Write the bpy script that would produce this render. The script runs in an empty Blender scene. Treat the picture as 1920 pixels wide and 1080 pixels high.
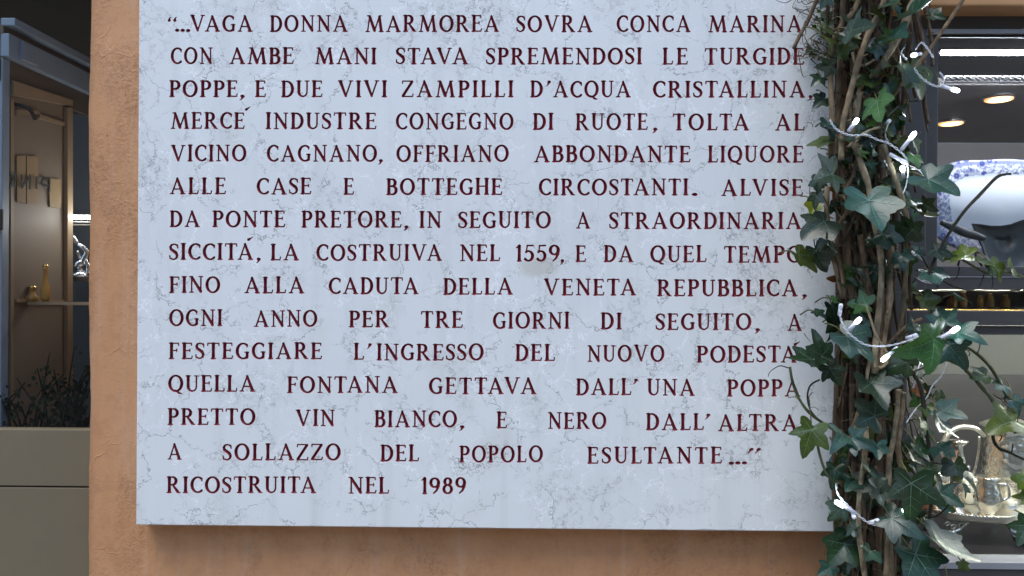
import bpy, bmesh, math, random
import numpy as np
from mathutils import Vector, Matrix, Euler
from mathutils.geometry import delaunay_2d_cdt

R = math.radians
scene = bpy.context.scene
COL = scene.collection

# ------------------------------------------------------------------ camera
F = 1507.0                                   # focal length in photo pixels (1920 wide)
CAM = Vector((0.0, -1.507, 1.6))
cam_d = bpy.data.cameras.new("camera")
cam_d.sensor_width = 36.0
cam_d.lens = 36.0 * F / 1920.0
cam_d.clip_start = 0.02
cam_d.clip_end = 500
cam = bpy.data.objects.new("camera", cam_d)
cam.location = CAM
cam.rotation_euler = (R(90 + 0.035), R(-0.324), R(0.805))
COL.objects.link(cam)
scene.camera = cam
CM = cam.rotation_euler.to_matrix()


def at(px, py, Y=0.0):
    """world point on the plane y=Y that lies behind a measured point of the photograph"""
    d = CM @ Vector(((px - 960) / F, (540 - py) / F, -1.0))
    t = (Y - CAM.y) / d.y
    return CAM + d * t


# ------------------------------------------------------------------ sky, sun, exposure
SUN_EL = R(65)
world = bpy.data.worlds.new("World")
scene.world = world
world.use_nodes = True
wn = world.node_tree
bg = wn.nodes["Background"]
sky = wn.nodes.new("ShaderNodeTexSky")
sky.sky_type = 'NISHITA'
sky.sun_disc = False
sky.sun_elevation = SUN_EL
sky.sun_rotation = R(180 + 36)
sky.air_density = 1.0
sky.dust_density = 0.8
sky.ozone_density = 1.0
wn.links.new(sky.outputs[0], bg.inputs[0])
bg.inputs[1].default_value = 0.15

sun_d = bpy.data.lights.new("sun", 'SUN')
sun_d.energy = 1.05
sun_d.angle = R(34)
sun_d.color = (1.0, 0.97, 0.92)
sun = bpy.data.objects.new("sun", sun_d)
sun.rotation_euler = Vector((0.72, 1.0, -2.7)).to_track_quat('-Z', 'Y').to_euler()
COL.objects.link(sun)

scene.view_settings.view_transform = 'Standard'
scene.view_settings.look = 'None'
scene.view_settings.exposure = 1.2
scene.view_settings.gamma = 1.0
scene.render.engine = 'CYCLES'
scene.cycles.use_denoising = True
scene.cycles.max_bounces = 8
scene.cycles.transparent_max_bounces = 12
scene.cycles.caustics_reflective = False
scene.cycles.caustics_refractive = False
scene.cycles.sample_clamp_indirect = 6.0

rnd = random.Random(11)


# ------------------------------------------------------------------ materials
class NT:
    def __init__(s, name):
        s.m = bpy.data.materials.new(name)
        s.m.use_nodes = True
        s.t = s.m.node_tree
        s.b = s.t.nodes["Principled BSDF"]
        s.out = s.t.nodes["Material Output"]

    def n(s, kind, **kw):
        nd = s.t.nodes.new("ShaderNode" + kind)
        for k, v in kw.items():
            if k in nd.inputs:
                nd.inputs[k].default_value = v
            else:
                setattr(nd, k, v)
        return nd

    def l(s, a, b):
        s.t.links.new(a, b)

    def ramp(s, fac, stops):
        r = s.t.nodes.new("ShaderNodeValToRGB")
        e = r.color_ramp.elements
        while len(e) < len(stops):
            e.new(0.5)
        for el, (p, c) in zip(e, stops):
            el.position = p
            el.color = (c, c, c, 1) if isinstance(c, (int, float)) else (*c, 1)
        s.l(fac, r.inputs[0])
        return r.outputs[0]

    def mix(s, fac, a, b, mode='MIX'):
        m = s.t.nodes.new("ShaderNodeMix")
        m.data_type = 'RGBA'
        m.blend_type = mode
        for sock, v in ((m.inputs[0], fac), (m.inputs[6], a), (m.inputs[7], b)):
            if isinstance(v, (int, float)):
                sock.default_value = v
            elif isinstance(v, tuple):
                sock.default_value = (*v, 1) if len(v) == 3 else v
            else:
                s.l(v, sock)
        return m.outputs[2]

    def math(s, op, a, b=0.0, clamp=False):
        m = s.t.nodes.new("ShaderNodeMath")
        m.operation = op
        m.use_clamp = clamp
        for sock, v in ((m.inputs[0], a), (m.inputs[1], b)):
            if isinstance(v, (int, float)):
                sock.default_value = v
            else:
                s.l(v, sock)
        return m.outputs[0]

    def noise(s, scale, detail=4.0, rough=0.55, vec=None, distort=0.0):
        n = s.n("TexNoise")
        n.inputs["Scale"].default_value = scale
        n.inputs["Detail"].default_value = detail
        n.inputs["Roughness"].default_value = rough
        n.inputs["Distortion"].default_value = distort
        s.l(vec if vec is not None else s.pos(), n.inputs["Vector"])
        return n.outputs[0]

    def pos(s):
        if not hasattr(s, "_p"):
            s._p = s.n("TexCoord").outputs["Object"]
        return s._p

    def scaled(s, sc, loc=(0, 0, 0)):
        mp = s.n("Mapping")
        mp.inputs["Scale"].default_value = sc
        mp.inputs["Location"].default_value = loc
        s.l(s.pos(), mp.inputs[0])
        return mp.outputs[0]

    def bump(s, h, strength=0.3, dist=0.002):
        b = s.n("Bump")
        b.inputs["Strength"].default_value = strength
        b.inputs["Distance"].default_value = dist
        s.l(h, b.inputs["Height"])
        s.l(b.outputs[0], s.b.inputs["Normal"])

    def set(s, **kw):
        for k, v in kw.items():
            sock = s.b.inputs[k.replace("_", " ")]
            if isinstance(v, tuple) and len(v) == 3:
                v = (*v, 1)
            if isinstance(v, (int, float, tuple)):
                sock.default_value = v
            else:
                s.l(v, sock)
        return s


def simple(name, col, rough=0.5, metal=0.0, var=0.12, scale=30.0, bump=0.0, spec=0.5):
    m = NT(name)
    n = m.noise(scale, 5, 0.6)
    lo = tuple(c * (1 - var) for c in col)
    hi = tuple(min(1, c * (1 + var)) for c in col)
    m.set(Base_Color=m.mix(n, lo, hi), Roughness=m.math('ADD', m.math('MULTIPLY', m.noise(scale * 0.4, 3), 0.2), rough - 0.1), Metallic=metal)
    m.b.inputs["Specular IOR Level"].default_value = spec
    if bump:
        m.bump(m.noise(scale * 6, 6, 0.65), bump, 0.002)
    return m.m


def emitter(name, col, strength):
    m = NT(name)
    m.set(Base_Color=(0.8, 0.8, 0.8), Emission_Color=col, Emission_Strength=strength)
    return m.m


def marble():
    m = NT("veined pale marble")
    p = m.pos()
    def warp(amount, scale):
        n = m.n("TexNoise")
        n.inputs["Scale"].default_value = scale
        n.inputs["Detail"].default_value = 5.0
        n.inputs["Roughness"].default_value = 0.75
        m.l(p, n.inputs["Vector"])
        sub = m.n("VectorMath", operation='SUBTRACT')
        m.l(n.outputs["Color"], sub.inputs[0])
        sub.inputs[1].default_value = (0.5, 0.5, 0.5)
        sc = m.n("VectorMath", operation='SCALE')
        m.l(sub.outputs[0], sc.inputs[0])
        sc.inputs[3].default_value = amount
        ad = m.n("VectorMath", operation='ADD')
        m.l(p, ad.inputs[0])
        m.l(sc.outputs[0], ad.inputs[1])
        return ad.outputs[0]

    def veins(scale, wv, width):
        v = m.n("TexVoronoi", feature='DISTANCE_TO_EDGE')
        v.inputs["Scale"].default_value = scale
        m.l(wv, v.inputs["Vector"])
        return m.ramp(v.outputs["Distance"], [(0.0, 1.0), (width * 0.45, 0.9), (width, 0.0)])

    w1, w2 = warp(0.11, 9.0), warp(0.055, 26.0)
    gate0 = m.ramp(m.noise(8.0, 2, 0.6, m.scaled((1, 1, 1), (4, 2, 9))), [(0.47, 0.0), (0.56, 1.0)])
    big = m.math('MAXIMUM', veins(7.0, w1, 0.009), m.math('MULTIPLY', veins(13.0, warp(0.07, 14.0), 0.012), gate0))
    mid = veins(22.0, w1, 0.022)
    fine = veins(64.0, w2, 0.10)
    gate = lambda sc, a, b, off: m.ramp(m.noise(sc, 2, 0.6, m.scaled((1, 1, 1), off)), [(a, 0.0), (b, 1.0)])
    crumb = gate(6.0, 0.54, 0.66, (3, 1, 7))          # crumbly clouded areas
    fleck = gate(70.0, 0.42, 0.62, (1, 5, 2))
    dark = m.math('MAXIMUM', m.math('MULTIPLY', big, gate(16.0, 0.42, 0.56, (5, 5, 5))),
                  m.math('MAXIMUM', m.math('MULTIPLY', mid, m.math('MULTIPLY', gate(10, 0.53, 0.63, (9, 2, 1)), fleck)),
                         m.math('MULTIPLY', m.math('MULTIPLY', fine, crumb), fleck)))
    white = m.math('MULTIPLY', veins(15.0, warp(0.10, 11.0), 0.02), gate(9.0, 0.46, 0.58, (2, 8, 4)))
    base = m.mix(m.noise(4.0, 4, 0.6), (0.675, 0.705, 0.70), (0.765, 0.785, 0.77))
    base = m.mix(m.math('MULTIPLY', crumb, m.math('MULTIPLY', m.noise(60, 5, 0.7), 0.22)), base, (0.50, 0.52, 0.50))
    base = m.mix(m.math('MULTIPLY', gate(5.0, 0.6, 0.75, (7, 7, 1)), 0.35), base, (0.56, 0.56, 0.50))
    base = m.mix(m.math('MULTIPLY', white, 0.8), base, (0.90, 0.91, 0.92))
    base = m.mix(m.math('MULTIPLY', dark, 0.58), base, (0.15, 0.155, 0.155))
    drip = m.ramp(m.noise(22.0, 3, 0.6, m.scaled((1, 1, 0.07))), [(0.52, 0.0), (0.72, 1.0)])
    base = m.mix(m.math('MULTIPLY', drip, 0.28), base, (0.50, 0.52, 0.50))
    # one yellowish worn stain below the date
    st = m.n("VectorMath", operation='DISTANCE')
    ww = m.n("VectorMath", operation='MULTIPLY')
    m.l(warp(0.03, 14.0), ww.inputs[0])
    ww.inputs[1].default_value = (1, 0, 2.0)
    m.l(ww.outputs[0], st.inputs[0])
    sp = at(1010, 502)
    st.inputs[1].default_value = (sp.x, 0, sp.z * 2.0)
    base = m.mix(m.math('MULTIPLY', m.ramp(st.outputs["Value"], [(0.025, 1.0), (0.045, 0.0)]), 0.5), base, (0.47, 0.44, 0.35))
    m.set(Base_Color=base, Roughness=m.math('ADD', m.math('MULTIPLY', dark, 0.3), 0.42))
    m.b.inputs["Specular IOR Level"].default_value = 0.35
    m.bump(m.math('SUBTRACT', m.math('MULTIPLY', m.noise(160, 3), 0.12), dark), 0.35, 0.0012)
    return m.m


def plaster():
    m = NT("ochre lime plaster")
    tall = m.scaled((1, 1, 0.28))
    a = m.noise(5.0, 7, 0.66, tall)
    b = m.noise(26.0, 6, 0.7)
    base = m.mix(m.ramp(a, [(0.3, 0.0), (0.7, 1.0)]), (0.47, 0.235, 0.108), (0.565, 0.31, 0.165))
    base = m.mix(m.math('MULTIPLY', m.ramp(b, [(0.5, 0.0), (0.72, 1.0)]), 0.45), base, (0.34, 0.16, 0.078))
    streak = m.ramp(m.noise(34.0, 4, 0.6, m.scaled((1, 1, 0.06))), [(0.52, 0.0), (0.7, 1.0)])
    base = m.mix(m.math('MULTIPLY', streak, 0.35), base, (0.56, 0.37, 0.25))
    dots = m.n("TexVoronoi")
    dots.inputs["Scale"].default_value = 26.0
    m.l(m.pos(), dots.inputs["Vector"])
    pit = m.math('MULTIPLY', m.ramp(dots.outputs["Distance"], [(0.03, 1.0), (0.07, 0.0)]),
                 m.ramp(m.noise(9, 3, 0.5, m.scaled((1, 1, 1), (4, 4, 4))), [(0.52, 0.0), (0.6, 1.0)]))
    base = m.mix(m.math('MULTIPLY', pit, 0.7), base, (0.10, 0.05, 0.025))
    cr = m.n("TexVoronoi", feature='DISTANCE_TO_EDGE')
    cr.inputs["Scale"].default_value = 5.0
    wob = m.n("VectorMath", operation='ADD')
    sc = m.n("VectorMath", operation='SCALE')
    wn_ = m.n("TexNoise")
    wn_.inputs["Scale"].default_value = 10
    wn_.inputs["Detail"].default_value = 6
    m.l(m.pos(), wn_.inputs["Vector"])
    m.l(wn_.outputs["Color"], sc.inputs[0])
    sc.inputs[3].default_value = 0.2
    m.l(m.pos(), wob.inputs[0])
    m.l(sc.outputs[0], wob.inputs[1])
    m.l(wob.outputs[0], cr.inputs["Vector"])
    crack = m.math('MULTIPLY', m.ramp(cr.outputs["Distance"], [(0.0, 1.0), (0.014, 0.0)]), m.ramp(m.noise(6, 3), [(0.48, 0.0), (0.58, 1.0)]))
    rough_patch = m.ramp(m.noise(7, 4, 0.6, m.scaled((1, 1, 0.5), (6, 1, 2))), [(0.45, 0.0), (0.62, 1.0)])
    speck = m.math('MULTIPLY', m.ramp(m.noise(150, 4, 0.7), [(0.48, 0.0), (0.64, 1.0)]), m.math('ADD', m.math('MULTIPLY', rough_patch, 0.5), 0.06))
    base = m.mix(speck, base, (0.27, 0.135, 0.068))
    grain = m.math('MULTIPLY', m.noise(170, 5, 0.75), m.math('ADD', m.math('MULTIPLY', rough_patch, 0.8), 0.25))
    h = m.math('ADD', m.math('ADD', m.math('MULTIPLY', a, 0.8), grain), m.math('MULTIPLY', crack, 0.22))
    m.set(Base_Color=base, Roughness=0.85)
    m.b.inputs["Specular IOR Level"].default_value = 0.2
    m.bump(h, 0.8, 0.004)
    return m.m


def glass_pane():
    m = NT("window glass")
    tr = m.n("BsdfTransparent")
    tr.inputs[0].default_value = (0.93, 0.95, 0.94, 1)
    gl = m.n("BsdfGlossy")
    gl.inputs["Roughness"].default_value = 0.01
    fr = m.n("Fresnel")
    fr.inputs["IOR"].default_value = 1.5
    mx = m.n("MixShader")
    ge = m.n("NewGeometry")                    # the pane reflects at its outer faces only
    m.l(m.math('MULTIPLY', fr.outputs[0], m.math('SUBTRACT', 1.0, ge.outputs["Backfacing"])), mx.inputs[0])
    m.l(tr.outputs[0], mx.inputs[1])
    m.l(gl.outputs[0], mx.inputs[2])
    m.l(mx.outputs[0], m.out.inputs[0])
    return m.m


def leaf_mat():
    m = NT("waxy ivy leaf")
    at_ = m.n("Attribute")
    at_.attribute_name = "tint"
    base = m.mix(1.0, at_.outputs["Color"], m.ramp(m.noise(60, 5, 0.7), [(0.25, 0.62), (0.75, 1.3)]), 'MULTIPLY')
    m.set(Base_Color=base, Roughness=0.30)
    m.b.inputs["Specular IOR Level"].default_value = 0.48
    m.b.inputs["Transmission Weight"].default_value = 0.0
    tl = m.n("BsdfTranslucent")
    m.l(m.mix(1.0, base, (0.9, 1.0, 0.35), 'MULTIPLY'), tl.inputs[0])
    mx = m.n("MixShader")
    mx.inputs[0].default_value = 0.22
    m.l(m.b.outputs[0], mx.inputs[1])
    m.l(tl.outputs[0], mx.inputs[2])
    m.l(mx.outputs[0], m.out.inputs[0])
    m.bump(m.noise(140, 4, 0.6), 0.25, 0.002)
    return m.m


def bark():
    m = NT("ivy bark")
    a = m.n("Attribute")
    a.attribute_name = "tint"
    n = m.noise(120, 6, 0.7, m.scaled((1, 1, 0.35)))
    base = m.mix(1.0, a.outputs["Color"], m.ramp(n, [(0.28, 0.45), (0.72, 1.5)]), 'MULTIPLY')
    m.set(Base_Color=base, Roughness=0.8)
    m.b.inputs["Specular IOR Level"].default_value = 0.25
    m.bump(m.noise(300, 5, 0.7, m.scaled((1, 1, 0.5))), 0.6, 0.003)
    return m.m


def silver():
    m = NT("embossed silver")
    m.set(Base_Color=(0.86, 0.83, 0.74), Metallic=1.0, Roughness=m.math('ADD', m.math('MULTIPLY', m.noise(50, 4), 0.22), 0.12))
    v = m.n("TexVoronoi", feature='SMOOTH_F1')
    v.inputs["Scale"].default_value = 75
    m.l(m.pos(), v.inputs["Vector"])
    m.bump(m.math('ADD', v.outputs["Distance"], m.noise(60, 4)), 0.5, 0.006)
    return m.m


def platter_mat(cx, cz, hw, hh):
    """white glazed china, blue transfer print on the rim"""
    m = NT("blue and white china")
    xyz = m.n("SeparateXYZ")
    m.l(m.pos(), xyz.inputs[0])
    X = m.math('DIVIDE', xyz.outputs[0], hw)
    Z = m.math('DIVIDE', xyz.outputs[2], hh)
    p4 = lambda q: m.math('POWER', m.math('ABSOLUTE', q), 3.2)
    rad = m.math('POWER', m.math('ADD', p4(X), p4(Z)), 1 / 3.2)
    wob = m.math('ADD', rad, m.math('MULTIPLY', m.math('SUBTRACT', m.noise(60, 3), 0.5), 0.10))
    band = m.ramp(wob, [(0.0, 0.0), (0.70, 0.0), (0.725, 1.0), (1.0, 1.0)])
    v = m.n("TexVoronoi")
    v.inputs["Scale"].default_value = 46
    m.l(m.pos(), v.inputs["Vector"])
    flowers = m.ramp(v.outputs["Distance"], [(0.0, 0.3), (0.12, 1.0), (0.3, 0.9), (0.42, 0.0)])
    lace = m.ramp(m.noise(150, 5, 0.7), [(0.42, 0.0), (0.56, 0.75)])
    edge = m.ramp(rad, [(0.88, 0.0), (0.92, 0.7), (0.97, 0.7), (0.99, 0.0)])
    blue = m.math('MULTIPLY', band, m.math('MAXIMUM', m.math('MAXIMUM', flowers, lace), edge), True)
    m.set(Base_Color=m.mix(blue, (0.80, 0.82, 0.86), (0.045, 0.065, 0.30)), Roughness=0.16)
    return m.m


M = {}
M['marble'] = marble()
M['letter'] = simple("maroon letter paint", (0.195, 0.019, 0.030), 0.6, 0, 0.55, 55, 0.0, 0.3)
M['plaster'] = plaster()
M['glass'] = glass_pane()
M['leaf'] = leaf_mat()
M['vein'] = simple("pale leaf vein", (0.22, 0.30, 0.20), 0.5, 0, 0.2, 60)
M['bark'] = bark()
M['vein_leaf'] = leaf_mat()
M['silver'] = silver()
M['silver_plain'] = simple("brushed silver", (0.85, 0.82, 0.74), 0.38, 1.0, 0.06, 40)
M['panel'] = simple("taupe metal panel", (0.160, 0.130, 0.080), 0.5, 0.0, 0.1, 14, 0.08)
M['frame'] = simple("dark grey window frame", (0.058, 0.057, 0.056), 0.4, 0.0, 0.12, 18, 0.06)
M['frame_light'] = simple("pale grey frame edge", (0.30, 0.31, 0.33), 0.4, 0.2, 0.1, 18)
M['black'] = simple("black rubber", (0.012, 0.012, 0.014), 0.5)
M['steel_blue'] = simple("blue grey steel and reflected sky", (0.20, 0.25, 0.33), 0.45, 0, 0.2, 9, 0.05)
M['brown'] = simple("brown interior board", (0.190, 0.150, 0.115), 0.6, 0, 0.15, 4)
M['brown_light'] = simple("tan timber trim", (0.26, 0.185, 0.115), 0.55, 0, 0.15, 12)
M['brown_dark'] = simple("dark timber", (0.085, 0.06, 0.044), 0.6, 0, 0.2, 12)
M['amber_paper'] = simple("amber paper", (0.25, 0.175, 0.09), 0.7, 0, 0.12, 12)
M['reflected_letter'] = simple("black mirrored letter", (0.006, 0.006, 0.006), 0.6)
M['grey_back'] = simple("grey display board", (0.24, 0.222, 0.228), 0.7, 0, 0.1, 6)
M['shelf'] = simple("grey lacquer shelf", (0.019, 0.017, 0.019), 0.3, 0, 0.12, 12)
M['chrome'] = simple("polished chrome", (0.75, 0.75, 0.76), 0.12, 1.0, 0.04, 30)
M['rail'] = simple("dull steel", (0.32, 0.32, 0.33), 0.4, 1.0, 0.1, 30)
M['board_reflection'] = simple("grey green reflection", (0.055, 0.059, 0.055), 0.7, 0, 0.12, 6)
M['board_dark'] = simple("slate grey board", (0.017, 0.0175, 0.021), 0.6, 0, 0.12, 6)
M['shade_grey'] = simple("dark platter shade", (0.085, 0.087, 0.095), 0.45, 0.3, 0.2, 26, 0.1)
M['wire'] = simple("clear white cable", (0.62, 0.64, 0.68), 0.25, 0, 0.1, 60)
M['wire_dark'] = simple("dark green cable", (0.03, 0.035, 0.03), 0.45)
M['sleeve'] = simple("frosted bulb sleeve", (0.72, 0.74, 0.82), 0.25, 0, 0.05, 60)
M['bulb'] = emitter("lit white bulb", (0.82, 0.90, 1.0), 9.0)
M['bulb_star'] = emitter("bright white bulb", (0.80, 0.95, 1.0), 22.0)
M['led'] = emitter("lit strip", (0.86, 0.90, 1.0), 120.0)
M['led_assumed'] = emitter("assumed lower strip", (1.0, 0.96, 0.84), 150.0)
M['led_small'] = emitter("small lit strip", (0.95, 0.93, 0.90), 26.0)
M['warm_lamp'] = emitter("lit warm lamp", (1.0, 0.66, 0.26), 2.6)
M['warm_halo'] = emitter("orange lamp halo", (1.0, 0.36, 0.07), 0.75)
M['gold'] = simple("gilded metal", (0.80, 0.55, 0.22), 0.25, 1.0, 0.1, 30)
M['stone'] = simple("street paving", (0.24, 0.22, 0.20), 0.8, 0, 0.2, 3, 0.3)
M['facade'] = simple("brown facade render", (0.30, 0.255, 0.205), 0.85, 0, 0.15, 2, 0.2)
M['wood_soffit'] = simple("ochre lintel", (0.42, 0.23, 0.10), 0.75, 0, 0.2, 10, 0.2)
M['amber_glass'] = simple("amber bottle", (0.45, 0.25, 0.07), 0.12, 0.0, 0.2, 20)


# ------------------------------------------------------------------ mesh helpers
def obj(name, mesh_data, mats, parent=None, smooth=False, tint=None, mat_idx=None):
    verts, faces = mesh_data
    me = bpy.data.meshes.new(name)
    me.from_pydata([tuple(v) for v in verts], [], faces)
    for m in (mats if isinstance(mats, (list, tuple)) else [mats]):
        me.materials.append(m)
    if mat_idx is not None:
        me.polygons.foreach_set("material_index", mat_idx)
    if smooth:
        me.polygons.foreach_set("use_smooth", [True] * len(me.polygons))
    if tint is not None:
        ca = me.color_attributes.new("tint", 'FLOAT_COLOR', 'POINT')
        flat = np.ones((len(verts), 4), dtype=np.float32)
        flat[:, :3] = np.array(tint, dtype=np.float32)
        ca.data.foreach_set("color", flat.ravel())
    me.update()
    o = bpy.data.objects.new(name, me)
    COL.objects.link(o)
    if parent is not None:
        o.parent = parent
        o.matrix_parent_inverse = Matrix.Translation(-parent.location)
    return o


def thing(name, label, cat, loc=(0, 0, 0), group=None):
    o = bpy.data.objects.new(name, None)
    o.empty_display_size = 0.05
    o.location = loc
    COL.objects.link(o)
    return tag(o, label, cat, group)


def tag(o, label, cat, group=None):
    o['label'] = label
    o['category'] = cat
    if group:
        o['group'] = group
    return o


class MB:
    """collects simple shapes into one mesh"""
    def __init__(s):
        s.v, s.f, s.mi = [], [], []

    def add(s, v, f, mi=0):
        k = len(s.v)
        s.v += [Vector(p) for p in v]
        s.f += [tuple(i + k for i in q) for q in f]
        s.mi += [mi] * len(f)
        return s

    def box(s, x0, x1, y0, y1, z0, z1, bev=0.0, mi=0):
        if bev <= 0:
            v = [(x, y, z) for x in (x0, x1) for y in (y0, y1) for z in (z0, z1)]
            f = [(0, 1, 3, 2), (4, 6, 7, 5), (0, 4, 5, 1), (2, 3, 7, 6), (0, 2, 6, 4), (1, 5, 7, 3)]
            return s.add(v, f, mi)
        bm = bmesh.new()
        bmesh.ops.create_cube(bm, size=1.0)
        for q in bm.verts:
            q.co = Vector(((x0 + x1) / 2 + q.co.x * (x1 - x0), (y0 + y1) / 2 + q.co.y * (y1 - y0), (z0 + z1) / 2 + q.co.z * (z1 - z0)))
        bmesh.ops.bevel(bm, geom=bm.edges[:], offset=bev, segments=2, profile=0.6, affect='EDGES')
        bm.verts.index_update()
        v = [q.co.copy() for q in bm.verts]
        f = [tuple(q.index for q in p.verts) for p in bm.faces]
        bm.free()
        return s.add(v, f, mi)

    def tube(s, pts, rad, n=7, sub=4, caps=True, mi=0, jit=None):
        pts = [Vector(p) for p in pts]
        rr = rad if isinstance(rad, (list, tuple)) else [rad] * len(pts)
        P, Q = [], []
        if sub > 1 and len(pts) > 2:
            for i in range(len(pts) - 1):
                a, b = pts[max(0, i - 1)], pts[i]
                c, d = pts[i + 1], pts[min(len(pts) - 1, i + 2)]
                for k in range(sub):
                    t = k / sub
                    P.append(0.5 * ((2 * b) + (c - a) * t + (2 * a - 5 * b + 4 * c - d) * t * t + (3 * b - a - 3 * c + d) * t ** 3))
                    Q.append(rr[i] * (1 - t) + rr[i + 1] * t)
            P.append(pts[-1])
            Q.append(rr[-1])
        else:
            P, Q = pts, rr
        if jit:
            Q = [q * jit.uniform(.86, 1.16) for q in Q]
        v, f = [], []
        up = None
        for i, p in enumerate(P):
            t = (P[min(i + 1, len(P) - 1)] - P[max(i - 1, 0)])
            if t.length < 1e-9:
                t = Vector((0, 0, 1))
            t.normalize()
            if up is None:
                up = t.orthogonal().normalized()
            up = (up - t * up.dot(t))
            if up.length < 1e-6:
                up = t.orthogonal()
            up.normalize()
            sd = t.cross(up)
            for k in range(n):
                a = 2 * math.pi * k / n
                v.append(p + (up * math.cos(a) + sd * math.sin(a)) * Q[i])
        for i in range(len(P) - 1):
            for k in range(n):
                f.append((i * n + k, i * n + (k + 1) % n, (i + 1) * n + (k + 1) % n, (i + 1) * n + k))
        if caps:
            f.append(tuple(range(n - 1, -1, -1)))
            f.append(tuple((len(P) - 1) * n + k for k in range(n)))
        return s.add(v, f, mi)

    def lathe(s, c, prof, n=28, mi=0, sx=1.0, sy=1.0):
        v, f = [], []
        for (r, z) in prof:
            for k in range(n):
                a = 2 * math.pi * k / n
                v.append((c[0] + r * sx * math.cos(a), c[1] + r * sy * math.sin(a), c[2] + z))
        for i in range(len(prof) - 1):
            for k in range(n):
                f.append((i * n + k, i * n + (k + 1) % n, (i + 1) * n + (k + 1) % n, (i + 1) * n + k))
        f.append(tuple(range(n - 1, -1, -1)))
        f.append(tuple((len(prof) - 1) * n + k for k in range(n)))
        return s.add(v, f, mi)

    @property
    def data(s):
        return s.v, s.f

    def obj(s, name, mats, parent=None, smooth=False, **kw):
        return obj(name, (s.v, s.f), mats, parent, smooth, mat_idx=s.mi if isinstance(mats, (list, tuple)) else None, **kw)


def auto_smooth(o, deg=40):
    me = o.data
    me.polygons.foreach_set("use_smooth", [True] * len(me.polygons))
    me.set_sharp_from_angle(angle=R(deg))
    return o


# ------------------------------------------------------------------ the lettering: every glyph is drawn from tapered strokes
TK, TN, TS = 0.100, 0.058, 0.037             # half widths: thick stem, thin stroke, serif


def arc(cx, cz, rx, rz, a0, a1, wk=TK, wn_=TN, n=22):
    out = []
    for i in range(n + 1):
        a = R(a0 + (a1 - a0) * i / n)
        out.append((cx + rx * math.cos(a), cz + rz * math.sin(a), wn_ + (wk - wn_) * abs(math.cos(a)) ** 1.6))
    return out


def ser(x, z, a=0.12, b=None):
    b = a if b is None else b
    return [(x - a, z, TS), (x + b, z, TS)]


def stem(x, w=TK, z0=0.08, z1=0.92):
    return [(x, z0, w * 1.06), (x, 0.5, w * 0.92), (x, z1, w * 1.06)]


def tick(x, z0, z1, dx=0.0):
    return [(x, z0, 0.03), (x + dx, z1, 0.044)]


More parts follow.
